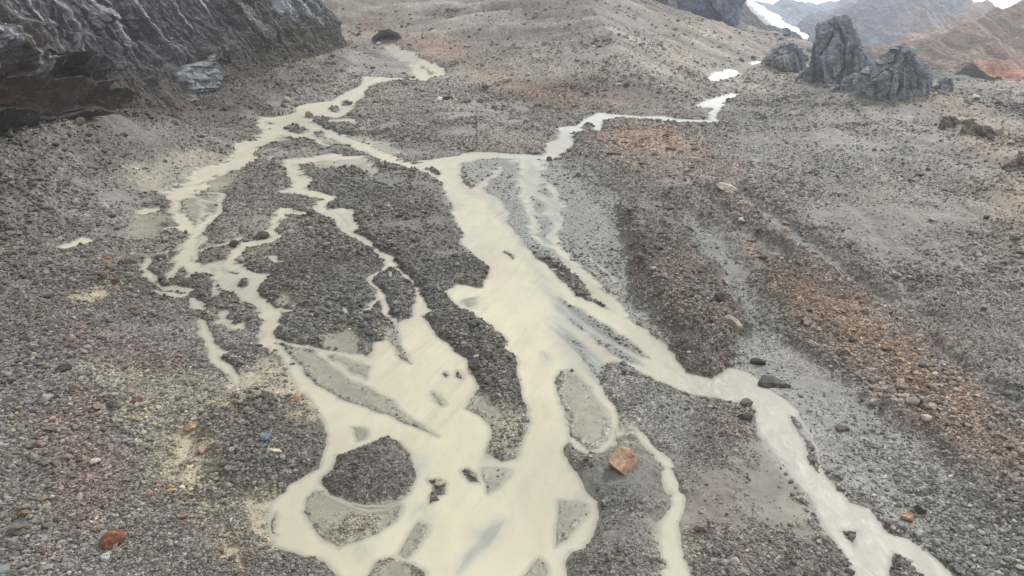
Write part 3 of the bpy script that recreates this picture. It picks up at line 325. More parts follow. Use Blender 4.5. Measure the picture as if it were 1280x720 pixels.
TOWERS = [
    ('rock_tower', [(10.2, 144.65, 174.85), (19.0, 143.8, 174.14), (24.28, 144.23, 171.66), (32.84, 143.78, 172.15), (39.07, 144.43, 170.31), (44.15, 145.62, 167.13), (48.82, 148.37, 163.29), (51.31, 150.29, 161.35), (52.73, 153.12, 158.45)], 352, 0.9, (140, 147, 157), 'tallest blue grey rock tower beside the snow tongue', 'rock tower'),
    ('rock_tower', [(9.44, 137.15, 176.93), (14.11, 138.48, 175.31), (18.72, 141.14, 175.07), (23.93, 142.32, 175.37), (27.8, 143.7, 174.59), (31.64, 147.08, 171.14), (34.49, 150.92, 167.58), (36.7, 153.52, 164.82), (38.58, 155.84, 162.47)], 302, 0.8, (140, 145, 152), 'broad grey rock tower in the middle of the outcrops', 'rock tower'),
    ('rock_outcrop', [(12.3, 173.19, 185.41), (15.92, 172.81, 183.29), (19.18, 173.84, 183.28), (22.75, 175.14, 184.54), (25.64, 177.9, 183.59), (26.92, 179.97, 182.31)], 300, 0.8, (140, 142, 146), 'small grey rock knob right of the broad tower', 'rock outcrop'),
    ('rock_outcrop', [(7.63, 138.33, 155.44), (10.61, 138.7, 152.72), (13.07, 139.17, 151.14), (15.52, 139.13, 149.07), (17.46, 139.7, 146.14), (18.43, 140.48, 143.45)], 218, 0.6, (134, 126, 116), 'low dark mossy outcrop on the scree below the knob', 'rock outcrop'),
    ('rock_outcrop', [(11.14, 143.11, 153.99), (13.8, 143.65, 152.87), (15.92, 144.84, 151.32), (17.24, 146.18, 149.96)], 238, 0.6, (136, 128, 118), 'small flat outcrop left of the low mossy outcrop', 'rock outcrop'),
    ('rock_outcrop', [(5.85, 122.28, 135.2), (9.29, 122.27, 134.3), (11.69, 122.9, 132.88), (13.27, 124.11, 131.28), (14.06, 125.51, 129.09)], 172, 0.6, (136, 122, 110), 'brown outcrop at the far right edge of the scree', 'rock outcrop'),
    ('rock_outcrop', [(25.36, 139.38, 169.05), (29.64, 139.76, 165.74), (33.88, 141.92, 165.13), (38.1, 145.85, 161.86), (40.61, 149.08, 157.95)], 405, 0.7, (146, 150, 156), 'grey rock step beside the upper cascade', 'rock outcrop'),
    ('rock_outcrop', [(15.52, 141.08, 163.28), (19.66, 141.16, 161.12), (23.08, 142.76, 159.1), (25.8, 145.88, 157.21), (27.83, 148.38, 154.74)], 318, 0.8, (136, 140, 148), 'low broken rock shoulder joining the tallest tower to the broad one', 'rock outcrop'),
    ('rock_outcrop', [(11.36, 166.44, 179.86), (14.62, 167.15, 179.18), (17.21, 167.98, 177.31), (19.46, 169.53, 174.85)], 296, 0.7, (138, 138, 138), 'low grey rock step between the broad tower and the knob', 'rock outcrop'),
    ('rock_outcrop', [(11.26, 172.83, 187.66), (13.46, 173.66, 186.52), (15.34, 174.55, 184.18), (17.2, 175.44, 180.56)], 284, 0.6, (132, 134, 138), 'broken rock rib descending right from the small knob into scree', 'rock outcrop'),
    ('rock_outcrop', [(15.2, 133.66, 151.85), (19.0, 134.74, 150.5), (23.53, 137.28, 149.04), (27.28, 140.68, 147.71), (29.51, 142.7, 146.6)], 352, 0.7, (136, 141, 150), 'low rock rib at the left foot of the tallest tower', 'rock outcrop'),
    ('rock_crag', [(30.33, 156.57, 204.52), (46.23, 162.19, 185.26), (56.68, 152.91, 201.56), (66.36, 145.17, 204.62), (79.11, 138.64, 205.9), (100.99, 135.57, 196.57), (119.32, 140.85, 181.09)], 640, 0.5, (126, 138, 160), 'dark blue crag hanging above the scree at the top', 'rock crag'),
]
MOUNTAINS = [
    ([(328.12, 337.59), (605.81, 287.78), (808.28, 201.47), (881.75, 170.5), (964.68, 178.27), (1036.82, 162.72), (1118.87, 175.68), (1182.96, 160.12), (1249.23, 149.71), (1388.57, 81.29), (1598.57, 27.78), (1750.93, -12.88)], 2600, 900, 700, 0, 1, (140, 150, 168), (150, 152, 160), 60, 0.3, 0.004),
    ([(652.16, 32.24), (701.37, 66.2), (744.68, 109.62), (772.18, 126.11), (811.9, 152.23), (881.87, 155.48), (933.92, 142.47), (963.51, 119.53), (995.2, 88.02), (1035.96, 57.76), (1090.94, 15.08)], 1650, 600, 500, 0, 2, (134, 142, 160), (204, 160, 130), 42, 0.42, 0.006),
    ([(436.95, 10.36), (455.65, 31.03), (467.13, 41.23), (483.68, 47.99), (495.12, 61.37), (504.18, 64.69), (523.12, 71.31), (536.15, 76.24), (549.13, 73.78), (563.04, 81.98), (586.02, 102.21), (640.4, 126.03), (733.91, 157.01)], 820, 330, 250, -5, 3, (172, 146, 128), (206, 150, 118), 20, 0.45, 0.014),
    ([(162.23, 146.59), (217.83, 130.23), (260.17, 91.71), (276.31, 79.73), (293.77, 65.9), (317.05, 51.9), (342.25, 39.52), (369.05, 30.6), (399.5, 18.0), (439.49, 7.09)], 860, 240, 200, 5, 4, (104, 110, 120), (120, 120, 118), 14, 0.4, 0.016),
]
SNOW = [(380.83, 399.6, 1250, 115.16), (376.58, 399.48, 1180, 94.52), (375.28, 404.15, 1110, 75.67), (371.26, 401.82, 1040, 60.76), (368.24, 393.93, 980, 49.54), (366.64, 379.88, 930, 42.36)]

# ------------------------------------------------------------------ noise
def _h(ix, iy, s):
    n = (ix.astype(np.uint32) * np.uint32(374761393)) ^ (iy.astype(np.uint32) * np.uint32(668265263)) ^ np.uint32((s * 2246822519) & 0xffffffff)
    n = (n ^ (n >> np.uint32(13))) * np.uint32(1274126177)
    n = n ^ (n >> np.uint32(16))
    return (n & np.uint32(0xffffff)).astype(np.float32) / np.float32(0xffffff)

def vn(x, y, s=0):
    x = np.asarray(x, np.float32); y = np.asarray(y, np.float32)
    fx = np.floor(x); fy = np.floor(y)
    ix = fx.astype(np.int32); iy = fy.astype(np.int32)
    u = x - fx; v = y - fy
    u = u * u * (3 - 2 * u); v = v * v * (3 - 2 * v)
    a = _h(ix, iy, s); b = _h(ix + 1, iy, s); c = _h(ix, iy + 1, s); d = _h(ix + 1, iy + 1, s)
    return (a + (b - a) * u) * (1 - v) + (c + (d - c) * u) * v          # 0..1

def fbm(x, y, o=4, s=0, g=.5):
    r = 0; a = 1.; t = 0; c_, s_ = math.cos(.6), math.sin(.6)
    for k in range(o):
        r = r + a * (vn(x, y, s + 17 * k) - .5); t += a; a *= g
        x, y = (x * c_ - y * s_) * 2.03 + 7.1, (x * s_ + y * c_) * 2.03 - 3.7
    return r / t * 2                                                     # about -1..1

def ridge(x, y, o=4, s=0):
    r = 0; a = 1.; t = 0
    for k in range(o):
        r = r + a * (1 - np.abs(2 * vn(x, y, s + 13 * k) - 1)); t += a; a *= .5
        x, y = x * 2.07 + 5.3, y * 2.07 + 1.9
    return r / t                                                         # 0..1

def n3(p, f, s=0):
    return (vn(p[:, 0] * f + p[:, 2] * f * .71, p[:, 1] * f - p[:, 2] * f * .63, s) + vn(p[:, 1] * f + p[:, 0] * f * .37 + 9, p[:, 2] * f + 4 - p[:, 0] * f * .29, s + 5)) - 1

def cells(p, s=0):
    """nearest random point of a jittered lattice in 2-D or 3-D: (random number of that cell, vector to its point, distance to the border)"""
    p = np.asarray(p, np.float64); dim = p.shape[-1]; ip = np.floor(p).astype(np.int64)
    best = np.full(p.shape[:-1], 1e9); sec = best.copy(); rnd = np.zeros_like(best); vec = np.zeros_like(p)
    offs = np.stack(np.meshgrid(*[(-1, 0, 1)] * dim, indexing='ij'), -1).reshape(-1, dim)
    for o in offs:
        c = ip + o; k = c[..., 0] * 73856093 ^ c[..., 1] * 19349663
        if dim == 3: k = k ^ c[..., 2] * 83492791
        h = [_h(k & 0x7fffffff, k * 0 + 7 * q, s + q) for q in range(dim + 1)]
        v = c + np.stack(h[:dim], -1) - p; d = np.sqrt((v * v).sum(-1))
        m = d < best
        sec = np.where(m, best, np.minimum(sec, d)); best = np.where(m, d, best); rnd = np.where(m, h[dim], rnd); vec = np.where(m[..., None], v, vec)
    return rnd, vec, sec - best

def lin(c):
    c = np.asarray(c, np.float32) / 255.
    return np.where(c <= .04045, c / 12.92, ((c + .055) / 1.055) ** 2.4).astype(np.float32)

# ------------------------------------------------------------------ mesh helpers
def mk_mesh(name, V, F, smooth=True):
    me = bpy.data.meshes.new(name)
    V = np.ascontiguousarray(V, np.float32); F = np.ascontiguousarray(F, np.int32)
    k = F.shape[1]
    me.vertices.add(len(V)); me.vertices.foreach_set('co', V.ravel())
    me.loops.add(F.size); me.loops.foreach_set('vertex_index', F.ravel())
    me.polygons.add(len(F)); me.polygons.foreach_set('loop_start', np.arange(0, F.size, k, dtype=np.int32))
    me.polygons.foreach_set('loop_total', np.full(len(F), k, np.int32))
    me.polygons.foreach_set('use_smooth', np.full(len(F), smooth, bool))
    me.update(calc_edges=True)
    return me

def set_col(me, name, col):
    a = me.color_attributes.new(name, 'FLOAT_COLOR', 'POINT')
    c = np.ones((len(me.vertices), 4), np.float32); c[:, :col.shape[1]] = col
    a.data.foreach_set('color', c.ravel())

def set_f(me, name, val):
    a = me.attributes.new(name, 'FLOAT', 'POINT')
    a.data.foreach_set('value', np.ascontiguousarray(val, np.float32))

def link(name, me, mat=None, parent=None, loc=None):
    o = bpy.data.objects.new(name, me); C.objects.link(o)
    if mat and me is not None and not me.materials: me.materials.append(mat)
    if parent: o.parent = parent
    if loc is not None: o.location = loc
    return o

def tag(o, label, cat, group=None):
    o['label'] = label; o['category'] = cat
    if group: o['group'] = group
    return o

def grid_faces(nr, nc):
    i = np.arange(nr * nc, dtype=np.int32).reshape(nr, nc)
    return np.stack([i[:-1, :-1], i[:-1, 1:], i[1:, 1:], i[1:, :-1]], -1).reshape(-1, 4)

# ------------------------------------------------------------------ materials
def new_mat(name):
    m = bpy.data.materials.new(name); m.use_nodes = True
    nt = m.node_tree; b = nt.nodes['Principled BSDF']
    return m, nt, b

def N(nt, t, **kw):
    n = nt.nodes.new(t)
    for k, v in kw.items():
        if k in n.inputs: n.inputs[k].default_value = v
        else: setattr(n, k, v)
    return n

def math_n(nt, op, a, b=None, clamp=False):
    n = nt.nodes.new('ShaderNodeMath'); n.operation = op; n.use_clamp = clamp
    for i, x in enumerate((a, b)):
        if x is None: continue
        if isinstance(x, (int, float)): n.inputs[i].default_value = x
        else: nt.links.new(x, n.inputs[i])
    return n.outputs[0]

def maprange(nt, x, a, b, c, d):
    n = nt.nodes.new('ShaderNodeMapRange'); nt.links.new(x, n.inputs[0])
    for i, v in enumerate((a, b, c, d)): n.inputs[i + 1].default_value = v
    return n.outputs[0]

def mixcol(nt, bt, fac, a, b):
    n = nt.nodes.new('ShaderNodeMix'); n.data_type = 'RGBA'; n.blend_type = bt; n.clamp_factor = True
    for s, x in ((n.inputs[0], fac), (n.inputs[6], a), (n.inputs[7], b)):
        if isinstance(x, (int, float)): s.default_value = x
        elif isinstance(x, tuple): s.default_value = (*x, 1)
        else: nt.links.new(x, s)
    return n.outputs[2]

def stone_ground(name, scales, rough=.92):
    """vertex colour = the ground's own colour; stones of several sizes as cells with their own tone and relief, strength from 'rub'"""
    m, nt, b = new_mat(name); L = nt.links.new
    geo = N(nt, 'ShaderNodeNewGeometry'); pos = geo.outputs['Position']
    ca = N(nt, 'ShaderNodeVertexColor', layer_name='Col')
    ru = N(nt, 'ShaderNodeAttribute', attribute_name='rub'); rub = ru.outputs['Fac']
    col = ca.outputs['Color']; h = None
    wn = N(nt, 'ShaderNodeTexNoise', Scale=.7, Detail=4.0); L(pos, wn.inputs['Vector'])
    wv = N(nt, 'ShaderNodeVectorMath', operation='MULTIPLY_ADD'); L(wn.outputs['Color'], wv.inputs[0]); wv.inputs[1].default_value = (.16, .16, .16); L(pos, wv.inputs[2])
    for sc, lo, hi, hgt in scales:
        v = N(nt, 'ShaderNodeTexVoronoi', Scale=sc, Randomness=1.0); L(wv.outputs[0], v.inputs['Vector'])
        sp = N(nt, 'ShaderNodeSeparateColor'); L(v.outputs['Color'], sp.inputs[0])
        br = maprange(nt, math_n(nt, 'POWER', sp.outputs[0], 1.6), 0, 1, lo, hi)
        hu = N(nt, 'ShaderNodeMix', data_type='RGBA'); L(sp.outputs[1], hu.inputs[0])
        hu.inputs[6].default_value = (1.06, .99, .92, 1); hu.inputs[7].default_value = (.95, 1.0, 1.06, 1)
        sv = N(nt, 'ShaderNodeVectorMath', operation='SCALE'); L(hu.outputs[2], sv.inputs[0]); L(br, sv.inputs['Scale'])
        col = mixcol(nt, 'MULTIPLY', rub, col, sv.outputs[0])
        hd = math_n(nt, 'MULTIPLY', math_n(nt, 'SUBTRACT', math_n(nt, 'ADD', sp.outputs[2], .3), v.outputs['Distance']), hgt)
        h = hd if h is None else math_n(nt, 'ADD', h, hd)
    pv_ = N(nt, 'ShaderNodeTexVoronoi', Scale=8.0); L(pos, pv_.inputs['Vector'])
    ps_ = N(nt, 'ShaderNodeSeparateColor'); L(pv_.outputs['Color'], ps_.inputs[0])
    col = mixcol(nt, 'MULTIPLY', maprange(nt, rub, .06, .3, .15, 1.), col, _rgb(nt, maprange(nt, math_n(nt, 'POWER', ps_.outputs[0], 1.5), 0, 1, .62, 1.65)))
    fn = N(nt, 'ShaderNodeTexNoise', Scale=.9, Detail=6.0, Roughness=.65); L(pos, fn.inputs['Vector'])
    col = mixcol(nt, 'MULTIPLY', .8, col, _rgb(nt, maprange(nt, fn.outputs[0], .3, .7, .80, 1.2)))
    hh = math_n(nt, 'MULTIPLY', h, math_n(nt, 'ADD', rub, .06))
    hh = math_n(nt, 'ADD', hh, math_n(nt, 'MULTIPLY', fn.outputs[0], .10))
    bp = N(nt, 'ShaderNodeBump', Strength=1.0, Distance=1.0); L(hh, bp.inputs['Height'])
    wt = N(nt, 'ShaderNodeAttribute', attribute_name='wet')
    L(col, b.inputs['Base Color']); L(bp.outputs[0], b.inputs['Normal'])
    L(maprange(nt, wt.outputs['Fac'], 0, 1, rough, .38), b.inputs['Roughness'])
    b.inputs['Specular IOR Level'].default_value = .3
    return m

def _rgb(nt, x):
    n = nt.nodes.new('ShaderNodeCombineColor')
    for i in range(3): nt.links.new(x, n.inputs[i])
    return n.outputs[0]

def rock_mat(name, scale=1.0, use_attr=True, color=(.25, .23, .21), var=(.7, 1.25), bump=.25, layered=0.0):
    m, nt, b = new_mat(name); L = nt.links.new
    tc = N(nt, 'ShaderNodeTexCoord'); pos = tc.outputs['Object']
    if use_attr:
        col = N(nt, 'ShaderNodeVertexColor', layer_name='Col').outputs['Color']
    else:
        col = N(nt, 'ShaderNodeRGB').outputs[0]; col.default_value = (*color, 1)
    f1 = N(nt, 'ShaderNodeTexNoise', Scale=2.2 * scale, Detail=8.0, Roughness=.68); L(pos, f1.inputs['Vector'])
    mp = N(nt, 'ShaderNodeMapping'); L(pos, mp.inputs[0]); mp.inputs['Scale'].default_value = (1, 1, 3.5); mp.inputs['Rotation'].default_value = (.5, .35, 0)
    f2 = N(nt, 'ShaderNodeTexNoise', Scale=.9 * scale, Detail=6.0, Roughness=.7); L(mp.outputs[0], f2.inputs['Vector'])
    v = N(nt, 'ShaderNodeTexVoronoi', Scale=1.6 * scale, feature='DISTANCE_TO_EDGE'); L(mp.outputs[0], v.inputs['Vector'])
    crack = maprange(nt, v.outputs['Distance'], 0, .06, .62, 1)
    col = mixcol(nt, 'MULTIPLY', 1.0, col, _rgb(nt, maprange(nt, f1.outputs[0], .3, .7, var[0], var[1])))
    col = mixcol(nt, 'MULTIPLY', .8, col, _rgb(nt, maprange(nt, f2.outputs[0], .32, .68, var[0], var[1])))
    col = mixcol(nt, 'MULTIPLY', .5, col, _rgb(nt, crack))
    h = math_n(nt, 'ADD', math_n(nt, 'ADD', f1.outputs[0], f2.outputs[0]), math_n(nt, 'MULTIPLY', crack, .5))
    bp = N(nt, 'ShaderNodeBump', Strength=.9, Distance=bump / scale); L(h, bp.inputs['Height'])
    L(col, b.inputs['Base Color']); L(bp.outputs[0], b.inputs['Normal'])
    b.inputs['Roughness'].default_value = .88; b.inputs['Specular IOR Level'].default_value = .25
    return m

# ------------------------------------------------------------------ the ground sheet: rows by distance, columns by direction, finer near the viewer
H_CAM = 40.0
def build_rows():
    r = [14.0]
    while r[-1] < 6200:
        q = r[-1]
        k = np.interp(q, [14, 34, 40, 75, 150, 300, 800, 1100, 1500, 6000], [.02, .008, .0017, .0019, .0024, .0030, .0045, .008, .05, .2])
        r.append(q * (1 + k))
    return np.array(r)
rows = build_rows()
ang = np.concatenate([np.linspace(-84, -48, 30, endpoint=False), np.linspace(-48, 48, 1261), np.linspace(48, 84, 31)[1:]])
ang = np.radians(ang)
NR, NC = len(rows), len(ang)
X = np.outer(rows, np.sin(ang)).astype(np.float32); Y = np.outer(rows, np.cos(ang)).astype(np.float32)
RR = np.repeat(rows.astype(np.float32)[:, None], NC, 1)
ZB = zbase(X, Y).astype(np.float32)
# natural wobble of every traced edge
wa = np.clip(RR / 95, .35, 2.2).astype(np.float32)
def warp(s, f):
    return (fbm(X * f, Y * f, 4, s, .55)).astype(np.float32)
WX = X + wa * (.75 * warp(3, .22)); WY = Y + wa * (.75 * warp(4, .22))
WX += .22 * wa * fbm(X * 1.1, Y * 1.1, 2, 5); WY += .22 * wa * fbm(X * 1.1, Y * 1.1, 2, 6)

def block(P, m):
    xs = [p[0] for p in P]; ys = [p[1] for p in P]
    x0, x1, y0, y1 = min(xs) - m, max(xs) + m, min(ys) - m, max(ys) + m
    cor = [(x0, y0), (x0, y1), (x1, y0), (x1, y1)]
    y0 = max(y0, 1)
    rmin = max(math.hypot(max(0, max(x0, -x1)) if x0 * x1 > 0 else 0, y0), 1)
    rmin = math.hypot(min(abs(x0), abs(x1)) if x0 * x1 > 0 else 0, y0); rmax = max(math.hypot(*c) for c in cor)
    a = [math.atan2(c[0], max(c[1], 1)) for c in cor]
    i0, i1 = np.searchsorted(rows, [rmin, rmax]); j0, j1 = np.searchsorted(ang, [min(a), max(a)])
    return slice(max(i0 - 1, 0), min(i1 + 1, NR)), slice(max(j0 - 1, 0), min(j1 + 1, NC))

def sd_poly(x, y, P):
    best = np.full(x.shape, 1e18, np.float32); ins = np.zeros(x.shape, bool)
    n = len(P)
    for i in range(n):
        ax, ay = P[i]; bx, by = P[(i + 1) % n]
        dx, dy = bx - ax, by - ay; L = dx * dx + dy * dy + 1e-9
        px, py = x - np.float32(ax), y - np.float32(ay)
        t = np.clip((px * dx + py * dy) / L, 0, 1)
        best = np.minimum(best, (px - t * dx) ** 2 + (py - t * dy) ** 2)
        if by != ay:
            c = ((ay > y) != (by > y)) & (x < (bx - ax) * (y - ay) / (by - ay) + ax)
            ins ^= c
    d = np.sqrt(best)
    return np.where(ins, d, -d)

def sd_line(x, y, P):
    best = np.full(x.shape, -1e9, np.float32)
    for (ax, ay, aw), (bx, by, bw) in zip(P[:-1], P[1:]):
        dx, dy = bx - ax, by - ay; L = dx * dx + dy * dy + 1e-9
        px, py = x - np.float32(ax), y - np.float32(ay)
        t = np.clip((px * dx + py * dy) / L, 0, 1)
        d = np.sqrt((px - t * dx) ** 2 + (py - t * dy) ** 2)
        best = np.maximum(best, (aw + (bw - aw) * t) * .5 - d)
    return best

W = np.full(X.shape, -14, np.float32)
wid = (.55 + .9 * vn(X * .12, Y * .12, 77)).astype(np.float32)     # streams swell and pinch
BR = (.55 * fbm(X * .42, Y * .42, 3, 78)).astype(np.float32)
GAP = sstep(.62, .82, ridge(X * .3, Y * .3, 3, 79)).astype(np.float32)
for kind, P in WATER:
    b = block(P, 15)
    if kind == '+': W[b] = np.maximum(W[b], sd_poly(WX[b], WY[b], P))
    elif kind == '-': W[b] = np.minimum(W[b], -sd_poly(WX[b], WY[b], P))
    else:
        d = sd_line(WX[b], WY[b], [(p[0], p[1], p[2]) for p in P])
        hw = max(p[2] for p in P) * .5
        W[b] = np.maximum(W[b], d + hw * (.45 * (wid[b] - .9) + .8 * BR[b] + .3) - .35 * hw * GAP[b])
# a web of thin rivulets on the braided flats
b = block(BRAIDS, 3); net = fbm(X[b] * .055, Y[b] * .03, 3, 141); net2 = fbm(X[b] * .09 + 40, Y[b] * .045, 3, 142)
gate = sstep(.0, .25, fbm(X[b] * .04, Y[b] * .04, 3, 143)); bm_ = sstep(0, 4, sd_poly(WX[b], WY[b], BRAIDS))
thin = np.maximum(.55 - np.abs(net) * 13, .45 - np.abs(net2) * 12) * gate * bm_ * (.6 + RR[b] / 250) - 1.2 * (1 - gate * bm_)
W[b] = np.maximum(W[b], thin)
W = np.clip(W, -14, 6)
SH = np.zeros(X.shape, np.float32)
for val, soft, P in SHALLOW:
    b = block(P, 6)
    SH[b] = np.maximum(SH[b], val * sstep(-soft * .45, soft * .55, sd_poly(WX[b], WY[b], P)))
def zone_w(soft, P):
    b = block(P, soft * 2 + 2)
    nz = soft * 1.1 * fbm(X[b] * (1.6 / soft), Y[b] * (1.6 / soft), 3, 21)
    return b, sstep(-soft, soft, sd_poly(WX[b], WY[b], P) + nz).astype(np.float32)

# colours (how the bare material looks) and how stony each kind of ground is: (rgb, rubble, relief m, wet)
KIND = dict(
    base=((111, 106, 100), 1.0, .55, 0, 0), dark=((103, 100, 95), 1.0, .75, 0, .5), hill=((121, 113, 104), .6, .9, 0, 0), hillgrey=((122, 116, 109), .6, .9, 0, 0),
    orange=((130, 113, 100), .85, .6, 0, 0), greenish=((122, 119, 109), .65, .8, 0, 0), scree=((119, 116, 110), .6, .5, 0, 0), tanright=((126, 115, 104), .6, .6, 0, 0),
    red=((121, 111, 104), 1.0, .7, 0, .7), gravel=((116, 115, 111), .45, .16, 0, 0), bluegrey=((117, 117, 113), .28, .08, .15, -.1), debris=((110, 102, 96), 1.0, 1.0, 0, 1.5),
    brown=((114, 106, 100), .9, .35, 0, .2), mud=((114, 108, 101), .06, .05, .4, 0), silt=((122, 119, 106), .05, .03, .7, 0), beigelite=((132, 125, 113), .45, .22, .2, 0),
    beige=((150, 140, 121), .16, .08, .4, -.1), talus=((88, 84, 77), .95, 1.0, 0, .5), redspot=((115, 103, 97), 1.0, .5, 0, 0), grey=((128, 124, 120), .5, .4, 0, 0), strip=((120, 118, 112), .3, .12, 0, -.2))
c0, r0, h0, w0, _ = KIND['base']
COL = np.empty((NR, NC, 3), np.float32); COL[:] = lin(c0)
RUB = np.full(X.shape, r0, np.float32); REL = np.full(X.shape, h0, np.float32); WET = np.zeros(X.shape, np.float32); UP = np.zeros(X.shape, np.float32)
for kind, soft, P in ZONES:
    c, ru, re, we, up = KIND[kind]
    b, w = zone_w(soft, P)
    COL[b] += (lin(c) - COL[b]) * w[..., None]
    RUB[b] += (ru - RUB[b]) * w; REL[b] += (re - REL[b]) * w; WET[b] += (we - WET[b]) * w; UP[b] += (up - UP[b]) * w * (abs(up) > 0)
b = block(PATH, 3); w = sstep(-.8, .4, sd_line(WX[b], WY[b], PATH)); COL[b] += (lin((205, 180, 160)) - COL[b]) * w[..., None]
far = sstep(900, 1300, RR); COL += (lin((140, 118, 104)) - COL) * far[..., None]
# patchiness of the ground itself
big = fbm(X * .018, Y * .018, 4, 31); mid = fbm(X * .09, Y * .09, 4, 33); mean_ = 9 * fbm(X * .01, Y * .01, 2, 34); st = fbm((Y + .12 * X) * .016, (X - .04 * Y + mean_) * .10, 4, 35)
hs = fbm((X * .80 - Y * .60) * .012, (X * .60 + Y * .80) * .06, 4, 36)
rightw = sstep(10, 60, X - .1 * Y)
COL *= (1 + (.20 * big + .22 * mid) * (.35 + .65 * RUB))[..., None]
COL *= (1 + .7 * hs * sstep(230, 330, Y))[..., None]
COL *= (1 + .30 * st * rightw * np.clip(RUB * 1.4, .3, 1))[..., None]
warm = np.clip(fbm(X * .035 + 9, Y * .035, 4, 37) * 1.5, -.5, 1)
COL *= (1 + warm[..., None] * np.array([.05, .0, -.05], np.float32) * np.clip(RUB, .25, 1)[..., None])
cov = fbm(X * .055, Y * .055, 4, 58) + .5 * fbm(X * .25, Y * .25, 3, 59)
RUB = np.clip(RUB * (1.02 + 1.15 * cov * (RUB > .3)), .03, 1.25).astype(np.float32)
COL *= np.array([.99, 1.0, .985], np.float32)
# damp fringe along the water is darker material
damp = sstep(-.25 - RR / 70, -.1, W) * (1 - sstep(.0, .3, W))
COL *= (1 - .30 * damp * np.clip(RUB * 1.1 - .1, .04, 1))[..., None]
bedw = sstep(-.12, .12, W); COL += (lin((124, 121, 108)) - COL) * (bedw * .85)[..., None]; RUB = RUB * (1 - .8 * bedw)
# silt is washed in blotches
blot = fbm(X * .33, Y * .33, 4, 39)
COL *= (1 + .16 * blot * (1 - RUB))[..., None]
film = sstep(.15, .5, fbm(X * .14 + 30, Y * .14, 3, 40)) * sstep(.35, .1, RUB) * WET
COL += (lin((158, 152, 132)) - COL) * (film * .6)[..., None]
WET = np.clip(WET + .5 * damp, 0, 1)

# heights
bank = np.where(W < 0, 1 - np.exp(W / np.clip(.4 + RR / 160, .5, 2.5)), 0).astype(np.float32)
hb = (REL * .95 + .06) * bank * np.clip(.7 + RR / 300, .7, 1.6)
bedd = np.where(W > 0, -np.minimum(.05 + W * .22, .55), 0) * (1 - .6 * SH)
lump = .55 * fbm(X * .16, Y * .16, 4, 41) + .5 * (ridge(X * .45, Y * .45, 3, 43) - .55) + .38 * (ridge(X * 1.25, Y * 1.25, 2, 45) - .5)
small = (vn(X * 2.6, Y * 2.6, 47) - .5) * .34 + (vn(X * 5.2, Y * 5.2, 48) - .5) * .2
hillw = sstep(0, 60, ZB - 20) * sstep(200, 330, Y)
macro = hillw * (6.5 * fbm(X * .012, Y * .012, 4, 51) + 6.5 * (ridge(X * .02 + Y * .008, Y * .02, 4, 53) - .55) + 2.2 * fbm(X * .11, Y * .11, 3, 52) + 9 * hs)
rs = sstep(20, 90, X - .12 * Y) * (1 - hillw)
macro += rs * (2.2 * st + 1.3 * fbm(X * .05, Y * .05, 4, 55))
lw = sstep(0, 40, -X - (18 + .45 * Y)) * (1 - sstep(300, 420, Y)); macro += lw * .8 * fbm(X * .06, Y * .06, 3, 57)
nearw = np.clip(-W / (1.5 + RR / 28), 0, 1)
Z = ZB + hb + bedd + nearw * macro + bank * (REL * np.clip(.55 + RR / 260, .55, 1.7)) * lump + bank * np.clip(RUB, .04, 1) * small * np.clip(RR / 70, .6, 1.8)
Z += np.clip(UP * np.clip(.7 + RR / 300, .7, 2), -2, 6) * np.clip((-W - .2) / (1.5 + RR / 28), 0, 1) * (1 + .35 * mid)
Z += bank * sstep(.5, .9, RUB) * np.clip(-W, 0, 7) * .07 * (1 - hillw)
Z += 5.5 * np.exp(-((X + 112) / 13) ** 2) * sstep(110, 150, Y) * (1 - sstep(215, 260, Y)) * (1 + .6 * big + .4 * mid)      # scree heap under the broken ice
for tw in TOWERS:                                                     # scree aprons round the rock towers
    tx_ = (tw[1][1][1] + tw[1][1][2]) / 2; hx_ = (tw[1][1][2] - tw[1][1][1]) / 2
    dd = np.hypot((X - tx_) / 1.15, Y - tw[2]); Z += np.where(dd < hx_ * 2.9, .20 * hx_ * (1 - sstep(hx_ * .5, hx_ * 2.5, dd + hx_ * .25 * mid)), 0)
Z = Z.astype(np.float32)

V = np.stack([X, Y, Z], -1).reshape(-1, 3)
me = mk_mesh('ground', V, grid_faces(NR, NC))
set_col(me, 'Col', np.clip(COL, .01, .9).reshape(-1, 3)); set_f(me, 'rub', np.clip(RUB * (.75 + .5 * mid), 0, 1).ravel()); set_f(me, 'wet', WET.ravel())
MG = stone_ground('rubble_ground', [(.6, .80, 1.25, .12), (1.9, .62, 1.6, .12), (5.0, .6, 1.65, .06)])
ground = link('ground', me, MG); ground['kind'] = 'structure'

